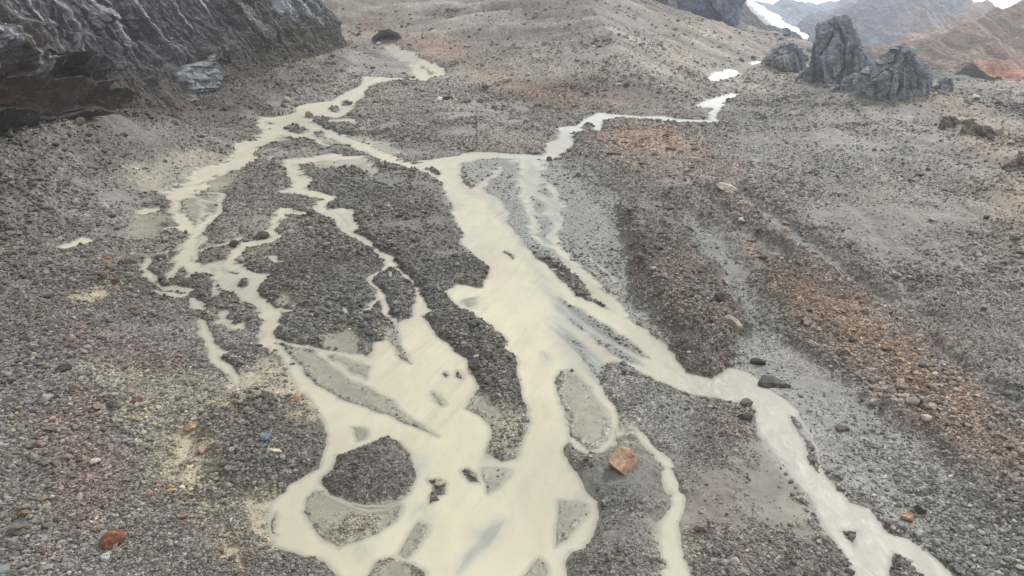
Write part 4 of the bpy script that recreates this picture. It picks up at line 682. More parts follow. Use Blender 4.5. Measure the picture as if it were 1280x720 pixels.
# ------------------------------------------------------------------ water
def water_mat():
    m, nt, b = new_mat('silty_water'); L = nt.links.new
    geo = N(nt, 'ShaderNodeNewGeometry'); pos = geo.outputs['Position']
    col = N(nt, 'ShaderNodeVertexColor', layer_name='Col').outputs['Color']
    rap = N(nt, 'ShaderNodeAttribute', attribute_name='rapid').outputs['Fac']
    mp = N(nt, 'ShaderNodeMapping'); L(pos, mp.inputs[0]); mp.inputs['Rotation'].default_value = (0, 0, -.5); mp.inputs['Scale'].default_value = (1, .45, 1)
    n1 = N(nt, 'ShaderNodeTexNoise', Scale=.35, Detail=5.0, Roughness=.6, Distortion=.6); L(mp.outputs[0], n1.inputs['Vector'])
    n2 = N(nt, 'ShaderNodeTexNoise', Scale=1.1, Detail=4.0, Roughness=.65, Distortion=.8); L(mp.outputs[0], n2.inputs['Vector'])
    col = mixcol(nt, 'MULTIPLY', .7, col, _rgb(nt, maprange(nt, n1.outputs[0], .3, .7, .90, 1.08)))
    foam = math_n(nt, 'MULTIPLY', maprange(nt, n2.outputs[0], .5, .68, 0, .6), rap, True)
    col = mixcol(nt, 'MIX', foam, col, (.42, .41, .37))
    h = math_n(nt, 'ADD', math_n(nt, 'MULTIPLY', n1.outputs[0], .04), math_n(nt, 'MULTIPLY', n2.outputs[0], math_n(nt, 'ADD', math_n(nt, 'MULTIPLY', rap, .06), .022)))
    bp = N(nt, 'ShaderNodeBump', Strength=1.0, Distance=1.0); L(h, bp.inputs['Height'])
    dp = N(nt, 'ShaderNodeAttribute', attribute_name='clarity').outputs['Fac']
    al = math_n(nt, 'ADD', dp, math_n(nt, 'MULTIPLY', math_n(nt, 'SUBTRACT', n2.outputs[0], .5), .5), True)
    L(maprange(nt, al, 0, 1, .7, 1), b.inputs['Alpha'])
    L(col, b.inputs['Base Color']); L(bp.outputs[0], b.inputs['Normal'])
    b.inputs['Roughness'].default_value = .45; b.inputs['IOR'].default_value = 1.33; b.inputs['Specular IOR Level'].default_value = .22
    return m
wmask = W > -.9
qi = np.arange(NR * NC, dtype=np.int32).reshape(NR, NC)
qm = wmask[:-1, :-1] | wmask[1:, 1:] | wmask[:-1, 1:] | wmask[1:, :-1]
F = np.stack([qi[:-1, :-1], qi[:-1, 1:], qi[1:, 1:], qi[1:, :-1]], -1)[qm]
used = np.unique(F); remap = np.full(NR * NC, -1, np.int32); remap[used] = np.arange(len(used)); F = remap[F]
wx, wy, ww, sh = X.ravel()[used], Y.ravel()[used], W.ravel()[used], SH.ravel()[used]
cream = lin((174, 168, 147)); blue = lin((150, 154, 149)); pale = lin((172, 174, 166)); green = lin((152, 150, 138)); yel = lin((172, 165, 146))
wc = np.repeat(cream[None], len(used), 0)
tl = sstep(-5, -25, wx + .06 * wy - 2)[:, None]; wc += (yel - wc) * tl * .8
tu = sstep(150, 215, wy)[:, None]*sstep(-15, 10, wx)[:, None]; wc += (pale - wc) * tu
trr = (sstep(12, 26, wx) * sstep(110, 80, wy))[:, None]; wc += (green - wc) * trr
# thin water over the bed shows the grey gravel
def flow_streaks(dx, dy, sd): return fbm((wx * dy - wy * dx) * .85 + .8 * fbm(wx * .1, wy * .1, 2, sd + 1), (wx * dx + wy * dy) * .055, 4, sd, .62)
wr_ = sstep(2, 7, wx - .0 * wy) * sstep(60, 70, wy)
strk = flow_streaks(.41, -.91, 61) * wr_ + flow_streaks(-.34, -.94, 62) * (1 - wr_)
strk = np.clip(strk * 1.5, -1, 1)
k = np.clip(sh * (1.05 + 1.2 * strk) , 0, 1)
edge = np.clip(1 - ww / np.clip(.5 + wy / 300, .5, 1.2), 0, 1) ** 1.5 * .45
k = np.clip(np.maximum(k, edge), 0, 1)[:, None]
bedc = lin((115, 119, 114))
wc = wc * (1 - k) + k * (blue * (1 - np.clip(strk[:, None] * 1.2, 0, 1)) + bedc * np.clip(strk[:, None] * 1.2, 0, 1))
gb = sstep(-.15, .55, fbm(wx * .03 + 3, wy * .022, 3, 64) + .35 * strk)[:, None]; wc += (lin((150, 147, 135)) - wc) * gb * .8
wf = (sstep(295, 320, wy) * (wx > 20))[:, None]; wc += (lin((186, 188, 182)) - wc) * wf * .8
wc *= .95 * (1 + .10 * fbm(wx * .05, wy * .05, 3, 63) + .11 * strk)[:, None]
rapid = np.clip(trr[:, 0] * (.35 + .9 * sstep(-.1, .5, fbm(wx * .09, wy * .09, 3, 65))) + tu[:, 0] * .6 * sstep(215, 260, wy) + sstep(290, 320, wy) * .9 * (wx > 20) + .5 * sstep(80, 160, wy) * (wx < -.06 * wy), 0, 1)
wz = ZB.ravel()[used] + .10 * sstep(150, 260, wy) + rapid * (.12 * fbm(wx * .5, wy * .5, 3, 67))
me = mk_mesh('river', np.stack([wx, wy, wz], -1), F)
set_col(me, 'Col', np.clip(wc, 0, .85)); set_f(me, 'rapid', rapid)
set_f(me, 'clarity', np.clip(.12 + ww / np.clip(.35 + wy / 260, .4, 1.1), 0, 1) * (1 - .35 * sh))
river = link('river', me, water_mat()); river['kind'] = 'structure'

# ------------------------------------------------------------------ stones
def ico(sub):
    t = (1 + 5 ** .5) / 2
    v = [(-1, t, 0), (1, t, 0), (-1, -t, 0), (1, -t, 0), (0, -1, t), (0, 1, t), (0, -1, -t), (0, 1, -t), (t, 0, -1), (t, 0, 1), (-t, 0, -1), (-t, 0, 1)]
    f = [(0, 11, 5), (0, 5, 1), (0, 1, 7), (0, 7, 10), (0, 10, 11), (1, 5, 9), (5, 11, 4), (11, 10, 2), (10, 7, 6), (7, 1, 8), (3, 9, 4), (3, 4, 2), (3, 2, 6), (3, 6, 8), (3, 8, 9), (4, 9, 5), (2, 4, 11), (6, 2, 10), (8, 6, 7), (9, 8, 1)]
    v = [np.array(p, float) / np.linalg.norm(p) for p in v]
    for _ in range(sub):
        cache = {}; g = []
        def midp(a, b):
            k_ = (min(a, b), max(a, b))
            if k_ not in cache:
                p = v[a] + v[b]; v.append(p / np.linalg.norm(p)); cache[k_] = len(v) - 1
            return cache[k_]
        for a, b_, c in f:
            x, y, z = midp(a, b_), midp(b_, c), midp(c, a)
            g += [(a, x, z), (b_, y, x), (c, z, y), (x, y, z)]
        f = g
    return np.array(v, np.float32), np.array(f, np.int32)

def facet(v, g, ncut, dmin=.55, dmax=.9):
    """a broken stone: a ball cut flat by random planes"""
    for _ in range(ncut):
        n = g.normal(size=3); n /= np.linalg.norm(n); d = g.uniform(dmin, dmax)
        s = v @ n; m = s > d
        v[m] -= np.outer(s[m] - d, n) * .96
    return v
I0 = ico(0); I1 = ico(1); I3 = ico(3); I6 = ico(6)

def ground_at(i, j):
    """height of the ground sheet at fractional row / column"""
    i0 = np.clip(i.astype(int), 0, NR - 2); j0 = np.clip(j.astype(int), 0, NC - 2); u = i - i0; v = j - j0
    g = lambda A: (A[i0, j0] * (1 - v) + A[i0, j0 + 1] * v) * (1 - u) + (A[i0 + 1, j0] * (1 - v) + A[i0 + 1, j0 + 1] * v) * u
    return g
def idx_of(x, y):
    r = np.hypot(x, y); a = np.arctan2(x, y)
    return np.interp(r, rows, np.arange(NR)), np.interp(a, ang, np.arange(NC))

def scatter(n, rmin, rmax, amin, amax, keep, smin, smax, al, seed):
    g = np.random.default_rng(seed)
    q = g.uniform(0, 1, n)
    r = 1 / ((1 - q) / rmin + q / rmax)                       # even density in depth as it recedes
    a = np.radians(g.uniform(amin, amax, n))
    x, y = r * np.sin(a), r * np.cos(a)
    i, j = idx_of(x, y); f = ground_at(i, j)
    p = keep(f, x, y)
    ok = g.uniform(0, 1, n) < p
    x, y, r, i, j = x[ok], y[ok], r[ok], i[ok], j[ok]; f = ground_at(i, j)
    s = smin * (1 - g.uniform(0, 1, len(x)) * (1 - (smin / smax) ** al)) ** (-1 / al)
    return x, y, r, f, s, g

def foot(x, y):
    r = 0 * x
    for tw in TOWERS:
        a_, b_ = tw[1][1][1], tw[1][1][2]
        r = np.maximum(r, 1 - sstep((b_ - a_) * .5, (b_ - a_) * .95 + 6, np.hypot(x - (a_ + b_) / 2, y - tw[2])))
    return r

def build_stones():
    Vs, Fs, Cs = [], [], []; off = 0
    protos0 = [facet(I0[0].copy() * np.random.default_rng(k).uniform(.7, 1.2, (12, 1)).astype(np.float32), np.random.default_rng(k + 50), 3) for k in range(14)]
    protos1 = [facet(I1[0].copy(), np.random.default_rng(k + 90), 9, .45, .85) for k in range(12)]
    keep = lambda f, x, y: np.where(f(W) > .3, 0, np.where(f(W) > -.25, .25, 1)) * np.where(f(W) > .3, 0, np.clip(f(RUB) * 1.15 - .12, 0.02, 1) * (.55 + .6 * vn(x * .15, y * .15, 71)))
    keepbig = lambda f, x, y: np.where(f(W) > -.3, 0, np.clip(np.clip(f(RUB) - .3, 0.0, 1) * (.25 + 1.2 * vn(x * .06, y * .06, 73) ** 2) + foot(x, y), 0, 1))
    for n, rm, rx, kp, s0, s1, al, pro, faces, seed in (
            (270000, 41, 130, keep, .0020, .0075, 2.5, protos0, I0[1], 1), (140000, 110, 420, keep, .0018, .0055, 2.5, protos0, I0[1], 2),
            (26000, 250, 900, keep, .0015, .0050, 2.3, protos0, I0[1], 5),
            (24000, 42, 160, keepbig, .0055, .0145, 2.5, protos1, I1[1], 3), (12000, 130, 700, keepbig, .004, .010, 2.5, protos1, I1[1], 4)):
        x, y, r, f, s, g = scatter(n, rm, rx, -44, 44, kp, s0, s1, al, seed)
        s = s * np.maximum(r, 45) * (.62 + .85 * vn(x * .07, y * .07, 171) * (.6 + .8 * vn(x * .3, y * .3, 172))); m = len(x)
        z = f(Z); base = np.stack([f(COL[..., q]) for q in range(3)], -1)
        t = g.uniform(0, 1, (m, 1)); br = .62 + 1.05 * t ** 1.6 + (g.uniform(0, 1, (m, 1)) > .94) * .7
        hue = 1 + g.normal(0, 1, (m, 1)) * np.array([[.05, .0, -.06]])
        col = np.clip(base * br * hue, .02, .62).astype(np.float32)
        which = g.integers(0, len(pro), m)
        sc = s[:, None] * np.stack([g.uniform(.75, 1.35, m), g.uniform(.7, 1.1, m), g.uniform(.45, .85, m)], -1) * .5
        yaw = g.uniform(0, 6.28, m); tl = g.normal(0, .3, m)
        P = np.stack(pro)[which] * sc[:, None, :]
        c, q = np.cos(tl)[:, None], np.sin(tl)[:, None]
        P = np.stack([P[..., 0], P[..., 1] * c - P[..., 2] * q, P[..., 1] * q + P[..., 2] * c], -1)
        c, q = np.cos(yaw)[:, None], np.sin(yaw)[:, None]
        P = np.stack([P[..., 0] * c - P[..., 1] * q, P[..., 0] * q + P[..., 1] * c, P[..., 2]], -1)
        P += np.stack([x, y, z + sc[:, 2] * .45], -1)[:, None, :]
        nv = P.shape[1]
        Vs.append(P.reshape(-1, 3)); Cs.append(np.repeat(col, nv, 0))
        Fs.append((faces[None] + (np.arange(m) * nv)[:, None, None]).reshape(-1, 3) + off); off += m * nv
    return np.concatenate(Vs), np.concatenate(Fs), np.concatenate(Cs)
SV, SF, SC = build_stones()
me = mk_mesh('rubble', SV, SF, False); set_col(me, 'Col', SC)
MS = rock_mat('loose_stone', 1.2, True, bump=.04)
rubble = link('rubble', me, MS); rubble['kind'] = 'stuff'

# ------------------------------------------------------------------ boulders, one object each
def boulder_mesh(seed, flat=.75, long=1.2, rough=.12, cuts=13):
    g = np.random.default_rng(seed)
    v = I3[0].copy(); v = facet(v, g, cuts, .42, .85)
    v *= 1 + rough * n3(v, 2.2, seed)[:, None] + rough * .6 * n3(v, 5.5, seed + 1)[:, None]
    v *= np.array([long, 1, flat], np.float32)
    return v.astype(np.float32)
PROTO = []
def proto(seed, tone, flat, long, cuts=13):
    v = boulder_mesh(seed, flat, long, cuts=cuts); v /= np.abs(v[:, :2]).max()
    me = mk_mesh('boulder', v, I3[1], False)
    col = np.repeat(lin(tone)[None], len(v), 0) * (1 + .35 * n3(v, 1.7, seed)[:, None] + .2 * n3(v, 5, seed)[:, None] * np.array([1.2, .9, .7]))
    set_col(me, 'Col', np.clip(col, .01, .8)); return me
MB = rock_mat('boulder_rock', 1.6, True, var=(.6, 1.35), bump=.22)
def put(name, me, x, y, w, sink=.25, yaw=0., tilt=0.):
    i, j = idx_of(np.array([x]), np.array([y])); z = float(ground_at(i, j)(Z)[0])
    o = link(name, me, MB, loc=(x, y, z)); s = w * .5
    o.scale = (s, s, s); o.rotation_euler = (tilt, 0, yaw)
    zm = max(v.co.z for v in me.vertices) * s
    o.location.z = z + zm * (1 - 2 * sink) * .9
    return o
for k, (name, x, y, w, flat, long, yaw, tilt, tone, cuts, label, cat) in enumerate(SPECIAL):
    me = proto(200 + k, tone, flat, long, cuts)
    tag(put(name, me, x, y, w, .27, yaw, tilt), label, cat)
TONES = dict(grey=(118, 112, 106), dark=(78, 73, 70), tan=(150, 132, 112), brown=(126, 100, 84), pale=(168, 158, 146))
LIB = {t: [proto(400 + 10 * n_ + k, c, (.7, .6, .85, .55)[k], (1.1, 1.35, 1.0, 1.5)[k]) for k in range(4)] for n_, (t, c) in enumerate(TONES.items())}
taken = [(p[1], p[2], p[3]) for p in SPECIAL]
for gname, label, tones, cnt, P, px0, px1 in BOULDER_FIELDS:
    g = random.Random(gname); xs = [p[0] for p in P]; ys = [p[1] for p in P]; made = 0; tries = 0
    while made < cnt and tries < 6000:
        tries += 1
        q = g.random(); y0, y1 = min(ys), max(ys)
        y = 1 / ((1 - q) / y0 + q / y1); x = g.uniform(min(xs), max(xs))
        if float(sd_poly(np.array([x], np.float32), np.array([y], np.float32), P)[0]) < .5: continue
        i, j = idx_of(np.array([x]), np.array([y])); f = ground_at(i, j)
        if f(W)[0] > -.5 or f(RUB)[0] < .3: continue
        w = math.hypot(x, y) / 860 * (px0 + (px1 - px0) * g.random() ** 2)
        if any(math.hypot(x - a, y - b) < .7 * (w + c) for a, b, c in taken): continue
        taken.append((x, y, w)); made += 1
        t = g.choice(tones)
        size = 'large' if w > math.hypot(x, y) / 860 * (px0 + (px1 - px0) * .36) else 'small'
        tag(put('boulder', g.choice(LIB[t]), x, y, w, .28, g.uniform(0, 6.28), g.uniform(-.25, .25)), size + ' ' + t + ' ' + label, 'boulder', gname)

# ------------------------------------------------------------------ the ice cliff on the left
def resample(P, n):
    P = np.array(P, float); s = np.concatenate([[0], np.cumsum(np.hypot(*np.diff(P, axis=0).T))]); return s
def curve(P, u):
    P = np.array(P, float); t = np.linspace(0, 1, len(P))
    x = np.interp(u, t, P[:, 0]); y = np.interp(u, t, P[:, 1]); return x, y
nu, nv_ = 1400, 560
tt = np.linspace(0, 1, 4001); fx, fy = curve(WALL_FOOT, tt)
s = np.concatenate([[0], np.cumsum(np.hypot(np.diff(fx), np.diff(fy)))])
wgt = np.interp(fy, [-80, 60, 140, 300, 560], [.25, .6, 1.2, 1.2, 1.0]) ; cs = np.concatenate([[0], np.cumsum(np.diff(s) * wgt[1:])])
u = np.interp(np.linspace(0, cs[-1], nu), cs, tt)
ker = lambda a: np.convolve(np.pad(a, 20, 'edge'), np.ones(41) / 41, 'valid')
fx, fy = curve(WALL_FOOT, u); gx, gy = curve(WALL_TOP, u); fx, fy, gx, gy = ker(fx), ker(fy), ker(gx), ker(gy)
S = np.concatenate([[0], np.cumsum(np.hypot(np.diff(fx), np.diff(fy)))])
v = np.linspace(0, 1, nv_)
zf_ = zbase(fx, fy)
topz = zf_ + np.interp(fy, [-80, 200, 330, 440, 480, 560], [100, 108, 112, 104, 96, 90]) + 6 * fbm(S * .03, S * 0, 3, 81)
SS, VV = np.meshgrid(S, v, indexing='ij')
prof = np.interp(v, [0, .12, .3, .55, .8, 1], [-.02, .08, .24, .52, .82, 1.0])
t = v[None, :]
px = fx[:, None] + (gx - fx)[:, None] * t + 4; py = fy[:, None] + (gy - fy)[:, None] * t
pz = zf_[:, None] - 4 + (topz - zf_ + 4)[:, None] * prof[None, :]
UPM = VV * 125
nx = (topz - zf_); ax_ = -(gy - fy); tx = np.gradient(fx, S); ty = np.gradient(fy, S)
ox, oy = ty, -tx                                                     # outward, away from the ice
sl = SS + UPM * .18
def flute(f, s_): return ridge(sl * f + .6 * fbm(SS * .05, UPM * .05, 2, s_ + 3), UPM * f * .08 + 3, 3, s_)
cliffw = sstep(.06, .26, VV)
gul = (flute(.035, 83) - .55) * 10 + (flute(.11, 84) - .55) * 5.0 + (flute(.34, 85) - .5) * 2.0
# ledges: ice bands stepping out over hollows, strongest in the broken part nearest the viewer
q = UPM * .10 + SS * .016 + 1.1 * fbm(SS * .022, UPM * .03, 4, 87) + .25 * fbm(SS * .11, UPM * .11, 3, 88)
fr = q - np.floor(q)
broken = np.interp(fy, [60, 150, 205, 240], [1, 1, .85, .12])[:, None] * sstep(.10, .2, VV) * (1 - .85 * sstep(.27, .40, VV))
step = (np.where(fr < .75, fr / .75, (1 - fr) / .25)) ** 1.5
blk = fbm(SS * .07, UPM * .09, 4, 89)
wrp = np.stack([SS + 3 * fbm(SS * .06, UPM * .06, 2, 110), UPM + 3 * fbm(SS * .06 + 9, UPM * .06, 2, 111)], -1)
k1, j1, b1 = cells(wrp * np.array([.028, .042]), 5); k2, j2, b2 = cells(wrp * np.array([.15, .2]), 6); k3, j3, b3 = cells((wrp + np.stack([UPM * .18, UPM * 0], -1)) * np.array([.22, .05]), 8)
crag = 10 * (k1 - .5) + 6 * j1[..., 1] + 1.8 * (k2 - .5) + 1.6 * j2[..., 1]; rib = 1.5 * (k3 - .5) + 1.2 * j3[..., 0]
disp = cliffw * (gul * (1 - .6 * broken)) + broken * (12 * step + 3 * blk + .9 * crag - 1) + cliffw * (1 - broken) * (rib + .06 * crag) * (1 - .5 * sstep(.3, .1, VV)) + 1.1 * fbm(SS * .45, UPM * .45, 4, 90) + 2.0 * (ridge(SS * .14, UPM * .16, 4, 91) - .55) + 3.4 * fbm(SS * .05, UPM * .04, 3, 92)
disp += (1 - cliffw) * (2.0 * fbm(SS * .06, UPM * .06, 3, 93)) 
ice_d = np.maximum(np.abs(SS - 358) / 17, np.abs(UPM - (18.5 + .12 * (SS - 358))) / 5.2) + .6 * fbm(SS * .1, UPM * .2, 4, 112)
icem = sstep(1.05, .8, ice_d)
disp += icem * (1.8 + 2.2 * fbm(SS * .07, UPM * .8 + SS * .1, 4, 113) + 2.2 * (k2 - .5))
px = px + ox[:, None] * disp; py = py + oy[:, None] * disp
pz = pz + .25 * disp * cliffw
# colours: dirty ice with melt streaks, debris fans low down, brown drapes
pat = fbm(SS * .022 + 4, UPM * .03, 3, 96)
strk = sstep(.68, .84, vn(sl * 1.15 + .5 * fbm(SS * .1, UPM * .02, 2, 95), UPM * .016, 94)) * sstep(-.3, .15, pat) + .9 * sstep(.74, .86, vn(sl * .5, UPM * .012, 93))
strk = np.clip(strk, 0, 1) * (.55 + .6 * vn(sl * 3, UPM * .2, 92))
fine = vn(sl * 1.3, UPM * .05, 97)
wcol = np.empty((nu, nv_, 3), np.float32); wcol[:] = lin((86, 84, 87))
deb = np.clip(1 - cliffw + sstep(.05, .5, fbm(SS * .025 + 3, UPM * .035, 4, 98)) * .8, 0, 1)
wcol += (lin((84, 79, 71)) - wcol) * deb[..., None]
bro = sstep(.15, .6, fbm(SS * .03 + 20, UPM * .03, 4, 99)); wcol += (lin((100, 84, 75)) - wcol) * (bro * .9)[..., None]
wcol *= (1 + .35 * (fine[..., None] - .5))
wcol += (lin((176, 174, 180)) - wcol) * np.clip(strk * 1.35 * (1 - .6 * deb) * sstep(.18, .34, VV), 0, .92)[..., None]
# the two broad clean ice chutes towards the far end
for uy, wd, a0, a1 in ((408, 12, .26, .97), (440, 4, .2, .8), (372, 4, .45, .95), (262, 10, .5, 1), (330, 5, .5, 1)):
    k0 = np.interp(uy, fy[:int(nu * .86)], S[:int(nu * .86)])
    dd = np.abs(sl - k0 - 12 + 1.8 * fbm(UPM * .06, SS * .01, 3, 101)); kk = (1 - sstep(wd * .4, wd, dd)) * sstep(a0, a0 + .08, VV) * (1 - sstep(a1 - .1, a1, VV)) * (.5 + .7 * fine)
    wcol += (lin((168, 172, 180)) - wcol) * np.clip(kk, 0, .9)[..., None]
wcol *= (1 - .35 * cliffw * sstep(.1, .5, fbm(SS * .05, UPM * .14, 4, 102)))[..., None]; wcol *= (1 - .4 * broken * (b1 < .035))[..., None]; lay = vn(q * 2.2, SS * .015, 103); wcol *= (1 - .28 * broken * (lay - .3))[..., None]
wcol *= (1 - .78 * broken * sstep(.72, .80, fr) * (1 - sstep(.92, 1, fr)))[..., None]      # overhang shade painted into the wall colour along the ledge recesses
wcol += (lin((124, 129, 130)) * (.55 + .8 * vn(SS * .25, UPM * 1.1 + SS * .1, 114))[..., None] - wcol) * icem[..., None]
M = np.stack([px, py, pz], -1).reshape(-1, 3)
fcs = grid_faces(nu, nv_)
# a back so that the wall is a solid mass
isice = icem.ravel()[fcs].mean(1) > .5; icf = fcs[isice]; fcs = fcs[~isice]
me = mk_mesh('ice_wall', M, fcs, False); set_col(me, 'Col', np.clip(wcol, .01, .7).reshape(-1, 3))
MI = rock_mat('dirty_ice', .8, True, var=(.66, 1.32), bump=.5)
cliff = bpy.data.objects.new('glacier_front', None); C.objects.link(cliff); cliff.location = (0, 0, 0)
tag(cliff, 'towering dark debris covered glacier front with pale melt streaks above the rubble', 'glacier')
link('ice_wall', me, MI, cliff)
uq, inv = np.unique(icf, return_inverse=True)
me = mk_mesh('bare_ice', M[uq], inv.reshape(-1, 4)); set_col(me, 'Col', np.clip(wcol.reshape(-1, 3)[uq], .01, .7))
o = link('bare_ice', me, rock_mat('clean_ice', .6, True, var=(.82, 1.14), bump=.12), cliff); o['label'] = 'pale blue grey patch of bare layered ice'
g = np.random.default_rng(77)
iu = g.integers(1, nu - 1, 26000); iv = (g.uniform(0, 1, 26000) ** 2.2 * (nv_ - 2)).astype(int)
pp = np.stack([px[iu, iv], py[iu, iv], pz[iu, iv]], -1); okk = (g.uniform(0, 1, 26000) < .25 + .75 * deb[iu, iv]) & (pp[:, 1] > 90); pp = pp[okk]; cb = wcol[iu, iv][okk]
mm = len(pp); ss_ = np.hypot(pp[:, 0], pp[:, 1]) * .0017 * (1 - g.uniform(0, .94, mm)) ** -.42 * .5
pr_ = np.stack([facet(I0[0].copy(), np.random.default_rng(k + 50), 3) for k in range(10)])[g.integers(0, 10, mm)] * ss_[:, None, None] * g.uniform(.7, 1.3, (mm, 1, 3)) + pp[:, None, :]
wall_stones = (pr_.reshape(-1, 3), (I0[1][None] + (np.arange(mm) * 12)[:, None, None]).reshape(-1, 3), np.repeat(np.clip(cb * g.uniform(.7, 1.9, (mm, 1)), .01, .5), 12, 0))
me = mk_mesh('wall_rubble', wall_stones[0], wall_stones[1], False); set_col(me, 'Col', wall_stones[2])
wr = link('scree_on_glacier', me, MS); wr['kind'] = 'stuff'
# its flat top running back
nb = 30; tb = np.linspace(0, 1, nb)
bx = px[:, -1][:, None] - ox[:, None] * 220 * tb; by = py[:, -1][:, None] - oy[:, None] * 60 * tb; bz = pz[:, -1][:, None] + 60 * tb - 5 * fbm(bx * .03, by * .03, 3, 105) * sstep(0, .1, tb)
me = mk_mesh('ice_cap', np.stack([bx + 0 * bz, by + 0 * bz, bz], -1).reshape(-1, 3), grid_faces(nu, nb))
set_col(me, 'Col', np.repeat(lin((112, 106, 104))[None], nu * nb, 0)); link('debris_top', me, MI, cliff)

# ------------------------------------------------------------------ the meltwater portal
def portal(x, y, z, w):
    root = bpy.data.objects.new('ice_portal', None); C.objects.link(root); root.location = (x, y, z)
    tag(root, 'dark arched meltwater cave mouth where the upper left stream begins', 'ice cave')
    na, nd = 60, 40
    a = np.linspace(0, math.pi, na); d = np.linspace(0, 1, nd)
    def shell(rx, rz, dep, s_):
        A, D = np.meshgrid(a, d, indexing='ij'); k_ = 1 - .5 * D ** 2
        n_ = 1 + .12 * fbm(A * 2, D * 4, 3, s_)
        return np.stack([np.cos(A) * rx * k_ * n_, D * dep, np.sin(A) * rz * k_ * n_ - .8], -1).reshape(-1, 3)
    o = shell(w * .62, w * .52, w * 1.6, 1); i = shell(w * .5, w * .36, w * 1.5, 2)
    fo = grid_faces(na, nd); rim = np.array([[k * nd, (k + 1) * nd, na * nd + (k + 1) * nd, na * nd + k * nd] for k in range(na - 1)], np.int32)
    V_ = np.concatenate([o, i]); me = mk_mesh('arch', V_, np.concatenate([fo, fo[:, ::-1] + na * nd, rim]))
    set_col(me, 'Col', np.repeat(lin((74, 72, 80))[None], len(V_), 0)); link('arch', me, MI, root)
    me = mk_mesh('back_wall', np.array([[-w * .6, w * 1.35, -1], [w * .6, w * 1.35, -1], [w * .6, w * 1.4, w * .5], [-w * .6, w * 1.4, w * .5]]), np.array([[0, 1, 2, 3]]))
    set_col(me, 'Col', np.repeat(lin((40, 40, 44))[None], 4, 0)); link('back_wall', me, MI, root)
portal(*PORTAL)

# ------------------------------------------------------------------ rock towers
def tower(name, prof, yc, depth, seed, tone, label, cat='rock tower'):
    """prof: (height, left x, right x) from bottom to top at distance yc"""
    pr = np.array(prof, float); hgt = pr[-1, 0] - pr[0, 0]
    g = np.random.default_rng(seed)
    p = I6[0].astype(np.float64)
    tz = np.arccos(np.clip(-p[:, 2], -1, 1)) / math.pi
    zz = pr[0, 0] + hgt * tz
    xl = np.interp(zz, pr[:, 0], pr[:, 1]); xr = np.interp(zz, pr[:, 0], pr[:, 2]); rx = (xr - xl) / 2; cx = (xl + xr) / 2
    ph = np.hypot(p[:, 0], p[:, 1]) + 1e-6; ux, uy = p[:, 0] / ph, p[:, 1] / ph; gr = np.minimum(1, ph / .22)
    qv = np.stack([np.sign(ux) * np.abs(ux) ** .75 * gr * 1.08, np.sign(uy) * np.abs(uy) ** .75 * gr * 1.08, 2 * tz - 1], -1)
    for k in range(34):                                                # joint planes: steep blocky faces
        n_ = np.array([g.normal(), g.normal(), g.normal() * .28]); n_ /= np.linalg.norm(n_); d_ = g.uniform(.74, 1.02)
        e_ = qv @ n_; m_ = e_ > d_; qv[m_] -= np.outer(e_[m_] - d_, n_) * .95
    R_ = rx.max()
    P = np.stack([cx + qv[:, 0] * rx, yc + qv[:, 1] * rx * depth, pr[0, 0] + hgt * (qv[:, 2] + 1) / 2], -1)
    nr_ = np.stack([ux, uy, np.zeros_like(ux)], -1)
    Q_ = P * np.array([1, 1, .5]) + seed; QV = P * np.array([1, 1, .16]) + seed; QV[:, 0] += P[:, 2] * .18
    f1 = n3(Q_, 2.2 / R_, seed); f3 = n3(Q_, 13 / R_, seed + 5); f4 = n3(Q_, 30 / R_, seed + 6); f5 = n3(Q_, 60 / R_, seed + 8)
    c1, v1, e1 = cells(QV * 2.0 / R_, seed + 11); c2, v2, e2 = cells(Q_ * np.array([1, 1, .7]) * 5.5 / R_, seed + 12)
    tilt1 = v1 @ np.array([.5, -.4, .3]); tilt2 = v2[..., 0] * .5 + v2[..., 2] * .4
    f2 = 1 - np.clip(e1 / .12, 0, 1)
    amp_ = R_ * (.10 * f1 + .26 * (c1 - .5) + .16 * tilt1 - .05 * f2 + .09 * (c2 - .5) + .07 * tilt2 + .03 * f3 + .025 * f4 + .02 * f5)
    P += nr_ * amp_[:, None]; P[:, 2] += (.05 * hgt * (c2 - .5) + .04 * hgt * f3 + .03 * hgt * f4) * sstep(.3, .8, tz)
    me = mk_mesh(name, P, I6[1], False)
    cc = np.repeat(lin(tone)[None], len(P), 0)
    cc *= (1 + .2 * f1)[:, None]; gmoss = sstep(.0, .5, f1) * (1 - sstep(.1, .5, tz))
    cc += (lin((116, 110, 94)) - cc) * (gmoss * .5)[:, None]
    cc *= (1 + .35 * f3 + .25 * f4)[:, None]; cc *= (.85 + .3 * c2)[:, None]
    set_col(me, 'Col', np.clip(cc, .01, .7))
    o = link(name, me, MR); tag(o, label, cat); return o
MR = rock_mat('crag_rock', .16, True, var=(.62, 1.3), bump=.45)
for k, tw in enumerate(TOWERS):
    tower(tw[0], tw[1], tw[2], tw[3], 300 + 31 * k, tw[4], tw[5], tw[6])

